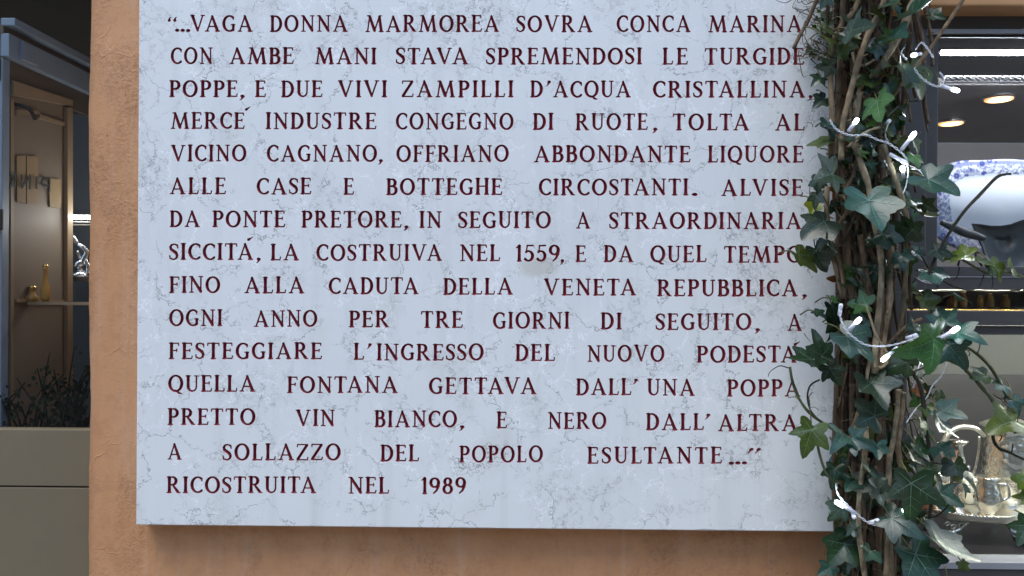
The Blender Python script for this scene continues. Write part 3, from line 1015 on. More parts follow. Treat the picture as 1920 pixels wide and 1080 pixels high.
fig = thing("silver_figurine", "bright silver dancing figurine on the cabinet shelf", "figurine", (at(152, 500, YC + .05).x, YC + .05, zz))
P = lambda px, py: at(px, py, YC + .05)
mb = MB().tube([P(132, 434), P(140, 447), P(147, 458)], [.004, .008, .006], 8)
mb.tube([P(147, 458), P(158, 464), P(164, 474), P(158, 487), P(156, 497)], [.006, .009, .008, .009, .005], 8)
mb.tube([P(156, 490), P(148, 496), P(141, 502)], [.007, .011, .006], 8)
mb.tube([P(160, 485), P(166, 500), P(165, 512)], [.006, .006, .004], 8)
mb.tube([P(146, 470), P(150, 484), P(155, 492)], [.004, .004, .004], 8)
mb.obj("figure_body", M['chrome'], fig, True)
c = at(153, 514, YC + .05)
MB().lathe((c.x, YC + .05, zz + .0003), [(.022, 0), (.022, .006), (.012, .012), (.006, .022)], 20).obj("figure_base", M['chrome'], fig, True)

zsh = at(85, 566, .24).z
shl = thing("glass_ledge", "narrow glass ledge carrying bottles behind the left window", "ledge", (-.95, .25, zsh))
MB().box(XB + .012, -0.83, .2205, .275, zsh - .005, zsh).obj("glass_sheet", M['glass'], shl)
MB().box(XB + .012, -0.83, .217, .220, zsh - .006, zsh + .0005).obj("front_edge", M['brown_light'], shl)
for px, top, r, lab in ((85, 501, .0065, "slim amber bottle with a tall neck on the narrow ledge"), (60, 541, .009, "squat amber glass at the left end of the narrow ledge")):
    c = at(px, 560, .24)
    h = at(px, top, .24).z - zsh
    t = thing("amber_bottle", lab, "bottle", (c.x, .24, zsh))
    MB().lathe((c.x, .24, zsh + .0003), [(r * .9, 0), (r * 1.4, h * .08), (r * 1.4, h * .4), (r * .8, h * .55), (r * .7, h * .9), (r * .9, h * .92), (r * .9, h)], 20).obj("bottle_glass", M['amber_glass'], t, True)
    MB().lathe((c.x, .24, zsh + h + .0004), [(r * .95, 0), (r * .95, .004), (r * .5, .006)], 16).obj("bottle_cap", M['gold'], t, True)

# twiggy shrub put behind the left glass for plants reflected in it
shrub = thing("reflection_shrub", "dark twiggy shrub with tiny leaves low behind the left window, added for reflected plants", "shrub", (-1.05, .17, 0))
jr = random.Random(21)
tw, fo, fof = MB(), [], []
for i in range(40):
    px = jr.uniform(-60, 170)
    top = 640 + 70 * jr.random() + (30 if px > 120 else 0) - (22 if 100 < px < 150 else 0)
    Y = jr.uniform(.135, .175)
    a = at(px, 830, Y)
    ang = jr.choice((-1, 1)) * jr.uniform(15, 60)
    b2 = at(px + ang * .5, 760 + jr.uniform(-20, 20), Y)
    c2 = at(px + ang * 1.3, top + jr.uniform(0, 60), Y)
    c2.x = min(c2.x, XL - .01)
    b2.x = min(b2.x, XL - .01)
    if i % 6 == 0:
        tw.tube([(a.x, Y, .02), a], [.004, .003], 4, 1)
    tw.tube([a, b2, c2], [.0024, .0018, .0010], 4, 4)
    for k in range(11):
        t = jr.uniform(.15, 1.0)
        q = (a.lerp(b2, t * 2) if t < .5 else b2.lerp(c2, t * 2 - 1)) + Vector((jr.gauss(0, .010), jr.gauss(0, .006), jr.gauss(0, .010)))
        if q.x > XL - .012 or q.y < .125:
            continue
        u = Vector((jr.gauss(0, 1), jr.gauss(0, .4), jr.gauss(0, 1))).normalized() * jr.uniform(.006, .0125)
        w = u.cross(Vector((jr.gauss(0, .4), 1, jr.gauss(0, .4)))).normalized() * u.length * .55
        n0 = len(fo)
        fo += [q, q + u * .5 + w, q + u, q + u * .5 - w]
        fof.append((n0, n0 + 1, n0 + 2, n0 + 3))
dk = simple("dark twig", (0.014, 0.011, 0.009), 0.9, spec=0.05)
tw.obj("reflected_branches", dk, shrub)
obj("foliage", (fo, fof), simple("dark reflected leaf", (0.013, 0.017, 0.010), 0.85, spec=0.08), shrub)  # leaves added for reflected plants

# ------------------------------------------------------------------ right shop window
YF = 0.13
rs = thing("right_shop_window", "dark grey framed shop window with lit silverware behind the ivy", "shop window", (1.2, .15, 0))
X0, X1 = XR + .002, 2.3
fx = lambda px, y=YF: at(px, 540, y).x
fz = lambda py, y=YF: at(1840, py, y).z
fr = MB()
fr.box(X0, fx(1736), YF, YF + .07, fz(545) - .001, fz(53), .002)             # upper stile
fr.box(fx(1736) + .0005, fx(1763), YF + .012, YF + .07, fz(545), fz(66), .002)
fr.box(X0, X1, YF + .006, YF + .030, fz(52) + .0005, zl + .01, .002)          # head
fr.box(fx(1763) + .0005, X1, YF + .010, YF + .06, fz(544), fz(520), .002)    # rail below the upper pane
fr.box(fx(1763) + .0005, X1, YF + .016, YF + .06, fz(519), fz(499), .002)
fr.box(fx(1702) + .0005, X1, YF, YF + .06, fz(610), fz(583), .002)           # transom
fr.box(fx(1702) + .0005, X1, YF + .010, YF + .055, fz(628), fz(611), .002)
fr.box(X0, fx(1702), YF, YF + .07, 0.02, fz(546), .002)                      # lower stile
fr.box(fx(1702) + .0005, X1, YF + .004, YF + .06, 0.02, fz(1069), .002)
fr.box(2.3005, 2.40, YF - .02, YF + .07, 0.02, zl, .002)
fr.obj("window_frame", M['frame'], rs)
fr = MB().box(fx(1737), X1, YF + .002, YF + .010, fz(62), fz(53), .0015)
fr.box(fx(1763) + .001, X1, YF + .008, YF + .014, fz(519.6), fz(518.2))
fr.box(fx(1702) + .001, X1, YF - .002, YF + .05, fz(1067), fz(1054), .0015)
fr.obj("bright_edge", M['frame_light'], rs)
MB().box(fx(1763) + .001, X1, YF + .0105, YF + .016, fz(67), fz(52.5)).obj("gasket", M['black'], rs)
GY = YF + .032
MB().box(fx(1763) + .001, X1, GY, GY + .006, fz(499) + .001, fz(67)).obj("glass_pane", M['glass'], rs)
MB().box(fx(1702) + .001, X1, GY, GY + .006, fz(582.5), fz(545.5)).obj("glass_pane", M['glass'], rs)
MB().box(fx(1702) + .001, X1, GY, GY + .006, fz(1053), fz(629)).obj("glass_pane", M['glass'], rs)

dr = thing("display_room", "grey lined display room behind the right shop window", "room", (1.5, .9, 0))
dr['kind'] = 'structure'
ZC = 2.15
MB().box(XR + .01, 2.6, 1.50, 1.54, 0, ZC).obj("back_wall", M['grey_back'], dr)
MB().box(XR + .01, 2.6, .67, 1.499, ZC, ZC + .03).obj("ceiling", M['grey_back'], dr)
MB().box(XR + .01, 2.6, .655, .669, ZC, 2.6).obj("fascia", M['grey_back'], dr)
MB().box(XR - .03, XR + .009, .402, 1.54, 0, 2.6).obj("side_wall", M['grey_back'], dr)
MB().box(2.601, 2.64, .13, 1.54, 0, 2.6).obj("side_wall", M['grey_back'], dr)
MB().box(XR + .01, 2.6, .208, .654, zl + .012, zl + .04).obj("ceiling", M['board_dark'], dr)

# shelves
zm = fz(536, .33)
us = thing("upper_display_shelf", "dark display shelf under the blue and white platter", "shelf", (1.4, .4, zm))
MB().box(X0 + .06, X1 - .01, .205, .62, zm - .012, zm, .001).obj("shelf_board", M['shelf'], us)
zmb = fz(579, .40)
ms = thing("middle_display_shelf", "thin shelf with a lit amber edge carrying bottles", "shelf", (1.4, .4, zmb))
MB().box(X0 + .06, X1 - .01, .335, .62, zmb - .010, zmb - .0005, .001).obj("shelf_board", M['board_dark'], ms)
MB().box(X0 + .06, X1 - .01, .330, .334, zmb - .008, zmb).obj("edge_strip", M['gold'], ms)
MB().box(X0 + .06, X1 - .01, .622, .634, zmb, zm).obj("back_board", M['brown'], ms)
zd = 1.0325
ds = thing("display_deck", "dark glossy display deck carrying the silver tea set", "shelf", (1.4, .45, zd))
MB().box(X0 + .02, X1 - .01, .195, .85, zd - .02, zd, .001).obj("deck_board", M['shelf'], ds)
MB().box(X0 + .02, X1 - .01, .855, .87, zd - .02, fz(702, .86)).obj("back_board", M['board_dark'], ds)
MB().box(X0 + .02, X1 - .01, .855, .87, fz(702, .86) + .0005, zmb - .012).obj("reflection_board", M['board_reflection'], ds)  # paler upper strip painted for a reflection in the glass

jr = random.Random(8)
for i, (px, w, lab) in enumerate([(1786, 9, "first amber bottle behind the window rail, beside the ivy"), (1806, 8, "short amber bottle second from the ivy behind the rail"), (1838, 6, "slim amber bottle in the middle of the bottle row"),
                                  (1856, 8, "stout amber bottle right of the slim one in the row"), (1884, 10, "wide amber bottle at the right end of the bottle row")]):
    c = at(px, 570, .42)
    h = (zm - .012 - zmb) * jr.uniform(.75, .95)
    r = w * .0012
    t = thing("amber_bottle", lab, "bottle", (c.x, .42, zmb), "amber bottles on the middle shelf")
    MB().lathe((c.x, .42, zmb + .0003), [(r * .9, 0), (r, .003), (r, h * .6), (r * .6, h * .78), (r * .5, h * .9)], 18).obj("bottle_glass", M['amber_glass'], t, True)
    MB().lathe((c.x, .42, zmb + h * .9 + .0006), [(r * .55, 0), (r * .55, h * .08), (r * .4, h * .1)], 14).obj("bottle_cap", M['gold'], t, True)

# lit strips and lamps
for nm, y, z, xx, lab in (("light_strip", .235, fz(99, .235), fx(1763, .235), "bright white light strip across the top of the right window"),
                          ("light_strip", .26, fz(606, .26), fx(1705, .26), "assumed white light strip, unseen behind the window transom above the silver")):  # lower strip is out of view, assumed from the light on the silver
    t = thing(nm, lab, "light strip", (1.5, y, z))
    MB().box(xx, X1 - .02, y - .0025, y + .0025, z - .0045, z + .0045).obj("diffuser", M['led'] if y < .25 else M['led_assumed'], t)
    MB().box(xx, X1 - .02, y - .003, y + .018, z + .0050, z + .010).obj("channel", M['black'], t)
tr = thing("twisted_rail", "twisted silver rail across the upper part of the right window", "rail", (1.5, .25, fz(147, .25)))
for s_ in (0, math.pi):
    pts = []
    xx, z = fx(1766, .25), fz(147, .25)
    for i in range(420):
        x = xx + i * .0022
        a = (x - xx) / .028 * 2 * math.pi + s_
        pts.append((x, .25 + .0034 * math.cos(a), z + .0034 * math.sin(a)))
    MB().tube(pts, .0030, 6, 1).obj("strand", M['rail'], tr, True)
MB().box(xx, xx + .92, .2535, .2565, fz(155, .25), fz(153, .25)).obj("thin_rail", M['frame_light'], tr)
for px, py, lab in ((1873, 188, "larger glowing warm ceiling lamp in the display room"), (1783, 233, "smaller warm ceiling lamp further back beside the frame")):
    d = CM @ Vector(((px - 960) / F, (540 - py) / F, -1.0))
    t_ = (ZC - .012 - CAM.z) / d.z
    p = CAM + d * t_
    t = thing("ceiling_lamp", lab, "ceiling lamp", (p.x, p.y, ZC - .012), "warm ceiling lamps in the display room")
    MB().lathe((p.x, p.y, ZC - .012), [(.029, -.001), (.029, .002), (.026, .003)], 28).obj("lens", M['warm_lamp'], t)
    MB().lathe((p.x, p.y, ZC - .012), [(.036, 0), (.036, .0025), (.030, .0029)], 28).obj("halo_ring", M['warm_halo'], t)  # emissive ring put in as the orange halo round the lamp
    MB().lathe((p.x, p.y, ZC - .009), [(.040, 0), (.043, .004), (.043, .0088)], 28).obj("trim_ring", M['chrome'], t)

# blue and white platter
pc = at(1896, 387, .34)
HW, HH = .190, .1135
prof = [(0, .016), (.35, .011), (.62, .011), (.69, .009), (.74, .005), (.86, .002), (.96, -.001), (1.0, -.001), (1.0, .003), (.9, .008), (.72, .014), (.3, .017)]
v, f = [], []
N = 96
for r, y in prof:
    for k in range(N):
        a = 2 * math.pi * k / N
        sc = (abs(math.cos(a)) ** 3.2 + abs(math.sin(a)) ** 3.2) ** (-1 / 3.2) * (1 + .012 * math.cos(12 * a) * min(1, max(0, r - .6) * 3))
        v.append((r * HW * sc * math.cos(a), y, r * HH * sc * math.sin(a)))
for i in range(len(prof) - 1):
    for k in range(N):
        f.append((i * N + k, i * N + (k + 1) % N, (i + 1) * N + (k + 1) % N, (i + 1) * N + k))
f.append(tuple((len(prof) - 1) * N + k for k in range(N)))
pl = obj("china_platter", (v, f), platter_mat(0, 0, HW, HH), None, True)
pl.location = pc
pl.rotation_euler = (R(-13), 0, 0)
tag(pl, "white china platter with a blue flowered rim standing in the right window", "platter")
st = thing("plate_stand", "thin dark wire stand holding up the china platter", "stand", (pc.x, .36, zm))
for s_ in (-.07, .07):
    MB().tube([(pc.x + s_, .32, zm + .004), (pc.x + s_, .315, zm + .03), (pc.x + s_, .333, zm + .045), (pc.x + s_, .40, zm + .10), (pc.x + s_, .45, zm + .004)], .0025, 6).obj("wire_leg", M['black'], st, True)

# dark dish-like shape added as the shade over the platter
dish = thing("platter_shade", "dark solid shape with wavy rim and tail, made up as shade on the platter", "dish", (at(1895, 497, .275).x, .275, zm))
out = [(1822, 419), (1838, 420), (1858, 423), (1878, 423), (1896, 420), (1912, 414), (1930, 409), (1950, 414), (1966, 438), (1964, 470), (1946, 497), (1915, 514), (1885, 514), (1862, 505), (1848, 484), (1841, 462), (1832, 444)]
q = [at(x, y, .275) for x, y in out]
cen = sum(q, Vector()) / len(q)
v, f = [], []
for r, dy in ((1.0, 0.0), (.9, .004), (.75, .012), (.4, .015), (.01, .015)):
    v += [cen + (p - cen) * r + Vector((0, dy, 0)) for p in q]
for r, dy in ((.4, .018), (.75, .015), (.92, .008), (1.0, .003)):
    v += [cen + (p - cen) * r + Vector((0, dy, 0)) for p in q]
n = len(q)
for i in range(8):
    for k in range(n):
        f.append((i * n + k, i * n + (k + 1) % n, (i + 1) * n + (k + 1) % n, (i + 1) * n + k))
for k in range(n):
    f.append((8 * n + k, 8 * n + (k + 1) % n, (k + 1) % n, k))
obj("bowl", (v, f), M['shade_grey'], dish, True)
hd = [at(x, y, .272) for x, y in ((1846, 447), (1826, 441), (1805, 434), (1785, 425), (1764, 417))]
MB().tube(hd, [.006, .010, .0105, .009, .005], 10).obj("handle", M['shade_grey'], dish, True)  # tail of the made-up shade shape

# silver tea set
SV = M['silver']
tc = at(1822, 950, .40)
tray = thing("silver_tray", "oval silver tray with beaded rim on four scrolled feet", "tray", (tc.x, .40, zd))
TZ = zd + .052
TW, TD = .122, .105
MB().lathe((tc.x, .40, TZ), [(.02, 0), (.86, 0), (.93, .004), (1.0, .013), (1.02, .014), (1.02, .011), (.95, -.004), (.86, -.006), (.02, -.006)], 72, 0, TW, TD).obj("tray_plate", M['silver_plain'], tray, True)
bd = MB()
for k in range(110):
    a = 2 * math.pi * k / 110
    bd.lathe((tc.x + TW * 1.015 * math.cos(a), .40 + TD * 1.015 * math.sin(a), TZ + .0115), [(.0008, 0), (.0026, .0018), (.0026, .0032), (.0008, .005)], 6)
bd.obj("beaded_rim", SV, tray, True)
for k in (225, 315, 45, 135):
    a = R(k)
    x, y = tc.x + TW * .8 * math.cos(a) * 1.02, .40 + TD * .8 * math.sin(a)
    s_ = 1 if math.cos(a) > 0 else -1
    ft = MB()
    h = TZ - .007 - zd
    ft.tube([(x - .028 * s_, y, zd + h * .93), (x - .01 * s_, y, zd + h * .55), (x + .012 * s_, y, zd + h * .25), (x + .018 * s_, y, zd + .006)], [.004, .006, .006, .004], 8)
    for sc, ox, oz in ((.008, -.012, .74), (.007, .006, .66), (.006, .014, .36), (.006, .017, .13), (.006, .02, .8)):
        ft.tube([(x + s_ * ox + sc * math.cos(t * .7) * (1 - t / 14), y - .004, zd + h * oz + sc * math.sin(t * .7) * (1 - t / 14)) for t in range(11)], .0021, 6, 2)
    ft.obj("foot", SV, tray, True)


def on_tray(px, Y):
    return at(px, 940, Y).x, Y, TZ + .0004


x, y, z = on_tray(1890, .43)
pot = thing("silver_teapot", "large embossed silver teapot with a looped handle on the tray", "teapot", (x, y, z))
z1 = fz(800, .43) - z
MB().lathe((x, y, z), [(.036, 0), (.038, .004), (.026, .012), (.036, .026), (.054, .046), (.061, z1 * .5), (.058, z1 * .72), (.052, z1 * .9), (.050, z1 * .97), (.057, z1)], 48).obj("body", SV, pot, True)
ld = MB().lathe((x, y, z + z1 + .0005), [(.060, 0), (.061, .003), (.048, .010), (.028, .018), (.008, .021)], 40).obj("lid", M['silver_plain'], pot, True)
MB().lathe((x, y, z + z1 + .022), [(.004, 0), (.009, .006), (.009, .011), (.003, .016)], 20).obj("knob", SV, ld, True)
H_ = lambda px, py: at(px, py, .43)
MB().tube([H_(1846, 818), H_(1828, 803), H_(1800, 801), H_(1777, 815), H_(1768, 845), H_(1780, 880), H_(1806, 902), H_(1846, 898)], [.005, .006, .0065, .0065, .0065, .006, .0055, .005], 10).obj("handle", M['silver_plain'], pot, True)
MB().tube([H_(1836, 818), H_(1834, 850), H_(1826, 885), H_(1812, 903)], .003, 8).obj("handle_scroll", SV, pot, True)
MB().tube([H_(1925, 890), H_(1950, 872), H_(1962, 838), H_(1978, 815)], [.015, .012, .009, .007], 12).obj("spout", SV, pot, True)

x, y, z = on_tray(1797, .37)
cs = thing("silver_candlestick", "short gilt silver candlestick with flared top seen through the teapot handle", "candlestick", (x, y, z))
h = fz(826, .37) - z
MB().lathe((x, y, z), [(.026, 0), (.026, .004), (.012, .012), (.007, h * .25), (.010, h * .33), (.008, h * .4), (.013, h * .55), (.015, h * .72), (.009, h * .84), (.010, h * .92), (.0195, h * .98), (.0205, h)], 32).obj("column", SV, cs, True)
x, y, z = on_tray(1852, .345)
jug = thing("cream_jug", "small bright fluted silver jug at the front of the tray", "jug", (x, y, z))
h = fz(893, .345) - z
pv = MB().lathe((x, y, z), [(.020, 0), (.022, .004), (.016, .010), (.027, h * .3), (.030, h * .48), (.024, h * .72), (.020, h * .86), (.026, h * .985), (.024, h)], 40)
pv.obj("body", SV, jug, True)
MB().tube([(x + .024, y, z + h * .8), (x + .044, y, z + h * .78), (x + .048, y, z + h * .5), (x + .028, y, z + h * .38)], .003, 8).obj("handle", M['chrome'], jug, True)
x, y, z = on_tray(1762, .42)
gb = thing("silver_goblet", "silver goblet on the tray behind the ivy leaves", "goblet", (x, y, z))
MB().lathe((x, y, z), [(.020, 0), (.020, .003), (.005, .010), (.005, .035), (.012, .042), (.021, .060), (.022, .085), (.020, .085), (.018, .06), (.004, .046)], 32).obj("cup", SV, gb, True)
x, y, z = on_tray(1815, .465)
sb = thing("sugar_bowl", "round silver sugar bowl with domed lid at the back of the tray", "bowl", (x, y, z))
MB().lathe((x, y, z), [(.022, 0), (.020, .006), (.034, .022), (.038, .04), (.034, .055), (.036, .058)], 36).obj("bowl", SV, sb, True)
MB().lathe((x, y, z + .0585), [(.037, 0), (.03, .012), (.014, .02), (.005, .022), (.007, .03), (.002, .034)], 36).obj("lid", M['chrome'], sb, True)
c = at(1757, 1041, .215)
sc_ = thing("silver_saucer", "small silver saucer on the deck below the tray", "saucer", (c.x, .235, zd))
MB().lathe((c.x, .235, zd + .0004), [(.014, 0), (.026, .003), (.033, .006), (.033, .007), (.024, .005), (.012, .003)], 36).obj("dish", M['chrome'], sc_, True)
c = at(1938, 1012, .30)
sc_ = thing("silver_bowl", "low silver bowl at the right edge of the deck", "bowl", (c.x, .31, zd))
MB().lathe((c.x, .31, zd + .0004), [(.020, 0), (.034, .006), (.040, .018), (.042, .020), (.038, .018), (.030, .008), (.01, .004)], 36).obj("dish", M['chrome'], sc_, True)


# ------------------------------------------------------------------ ivy
ivy = thing("climbing_ivy", "thick column of climbing ivy with brown woody stems beside the plaque", "ivy", (at(1635, 540, -.05).x, -.04, 0))
LOBES = [(0, 1.05), (14, .74), (30, .46), (45, .62), (57, .86), (70, .60), (92, .37), (112, .49), (126, .60), (144, .42), (165, .20), (180, .08)]
TINT = {'b': (.024, .066, .050), 'd': (.016, .038, .016), 'o': (.045, .070, .012), 'l': (.055, .135, .040), 'Y': (.19, .21, .02), 'g': (.022, .040, .024), 'y': (.075, .125, .015), 'r': (.22, .07, .025)}  # b carries the blue of reflected sky in its green
FOL = dict(v=[], f=[], mi=[], tint=[])
lr = random.Random(77)


def leaf(pos, tip, nrm, L, kind, lob=1.0, cup=None, deep=False):
    t = tip.normalized()
    n = (nrm - t * nrm.dot(t)).normalized()
    s = n.cross(t)
    col = np.array(TINT[kind]) * lr.uniform(.65, 1.4) * np.array([lr.uniform(.85, 1.25), 1, lr.uniform(.8, 1.15)])
    cup = lr.uniform(-.28, .26) if cup is None else cup
    fold = lr.uniform(.10, .55)
    wav, wp = lr.uniform(.03, .13), lr.uniform(0, 6)
    asym = lr.uniform(-.12, .12)
    bend = lr.uniform(-.45, .12)
    tooth = lr.uniform(.0, .045)

    def hgt(u, v):
        r = math.hypot(u, v)
        th = math.atan2(v, u)
        return cup * r * r + fold * abs(v) * .7 + wav * r * math.sin(3 * th + wp) + bend * max(0, u) ** 2

    def P3(u, v, lift=0.0):
        return pos + (t * u + s * v + n * (hgt(u, v) + lift)) * L
    ang = []
    for sgn in (1, -1):
        for a, r in (LOBES if sgn == 1 else LOBES[-2:0:-1]):
            rr = r if a in (0, 57, 126) or a > 150 else r + (1 - lob) * (.22 if a == 30 else .15)
            if a in (16, 45, 72):
                rr *= 1 + lr.uniform(-tooth, tooth) * 2
            ang.append((sgn * a, rr * (1 + asym * sgn * (a > 20)) * (.93 if a in (58, 45, 72) else 1) * lr.uniform(.95, 1.05)))
    ang.sort(key=lambda q: q[0])
    outl = []                                  # a few small teeth between the corner points
    for i, (a, r) in enumerate(ang):
        outl.append((a, r))
        a2, r2 = ang[(i + 1) % len(ang)]
        if a2 < a:
            a2 += 360
        outl.append(((a + a2) / 2, (r + r2) / 2 * (1 + lr.uniform(-.01, .05))))
    k = len(FOL['v'])
    N = len(outl)
    FOL['v'].append(P3(0, 0))
    FOL['tint'].append(col)
    for rr in (.36, .7, 1.0):
        for a, r in outl:
            r1 = r * rr if rr > .5 else min(r, .5) * rr + .0
            FOL['v'].append(P3(r1 * math.cos(R(a)), r1 * math.sin(R(a))))
            FOL['tint'].append(col * (1.0 if rr < 1 else .9))
    for i in range(N):
        j = (i + 1) % N
        FOL['f'].append((k, k + 1 + i, k + 1 + j))
        FOL['mi'].append(0)
        for q in (0, 1):
            a, b = k + 1 + q * N, k + 1 + (q + 1) * N
            FOL['f'].append((a + i, b + i, b + j, a + j))
            FOL['mi'].append(0)
    if deep:
        return
    vt = col * 1.3 + np.array((.075, .11, .085)) * (1.0 if kind != 'Y' else .3)

    def vein(a0, r0, a1, r1, w0, w1):
        kk = len(FOL['v'])
        p0 = np.array((r0 * math.cos(R(a0)), r0 * math.sin(R(a0))))
        p1 = np.array((r1 * math.cos(R(a1)), r1 * math.sin(R(a1))))
        d = p1 - p0
        nn = np.array((-d[1], d[0])) / (np.hypot(*d) + 1e-9)
        m = 5
        for i in range(m):
            f_ = i / (m - 1)
            c = p0 + d * f_
            w = w0 * (1 - f_) + w1 * f_
            for sg in (-1, 1):
                q = c + nn * w * sg
                FOL['v'].append(P3(q[0], q[1], .012))
                FOL['tint'].append(vt)
        for i in range(m - 1):
            FOL['f'].append((kk + 2 * i, kk + 2 * i + 1, kk + 2 * i + 3, kk + 2 * i + 2))
            FOL['mi'].append(1)
    for a, r in ((0, .9), (57, .68), (-57, .68), (126, .44), (-126, .44)):
        vein(0, 0, a, r, .014, .005)
        if r > .6:
            for fr_, da in ((.38, 24), (.62, 15)):
                for sg in (-1, 1):
                    vein(a, r * fr_, a + sg * da, r * min(.98, fr_ + .2), .006, .003)


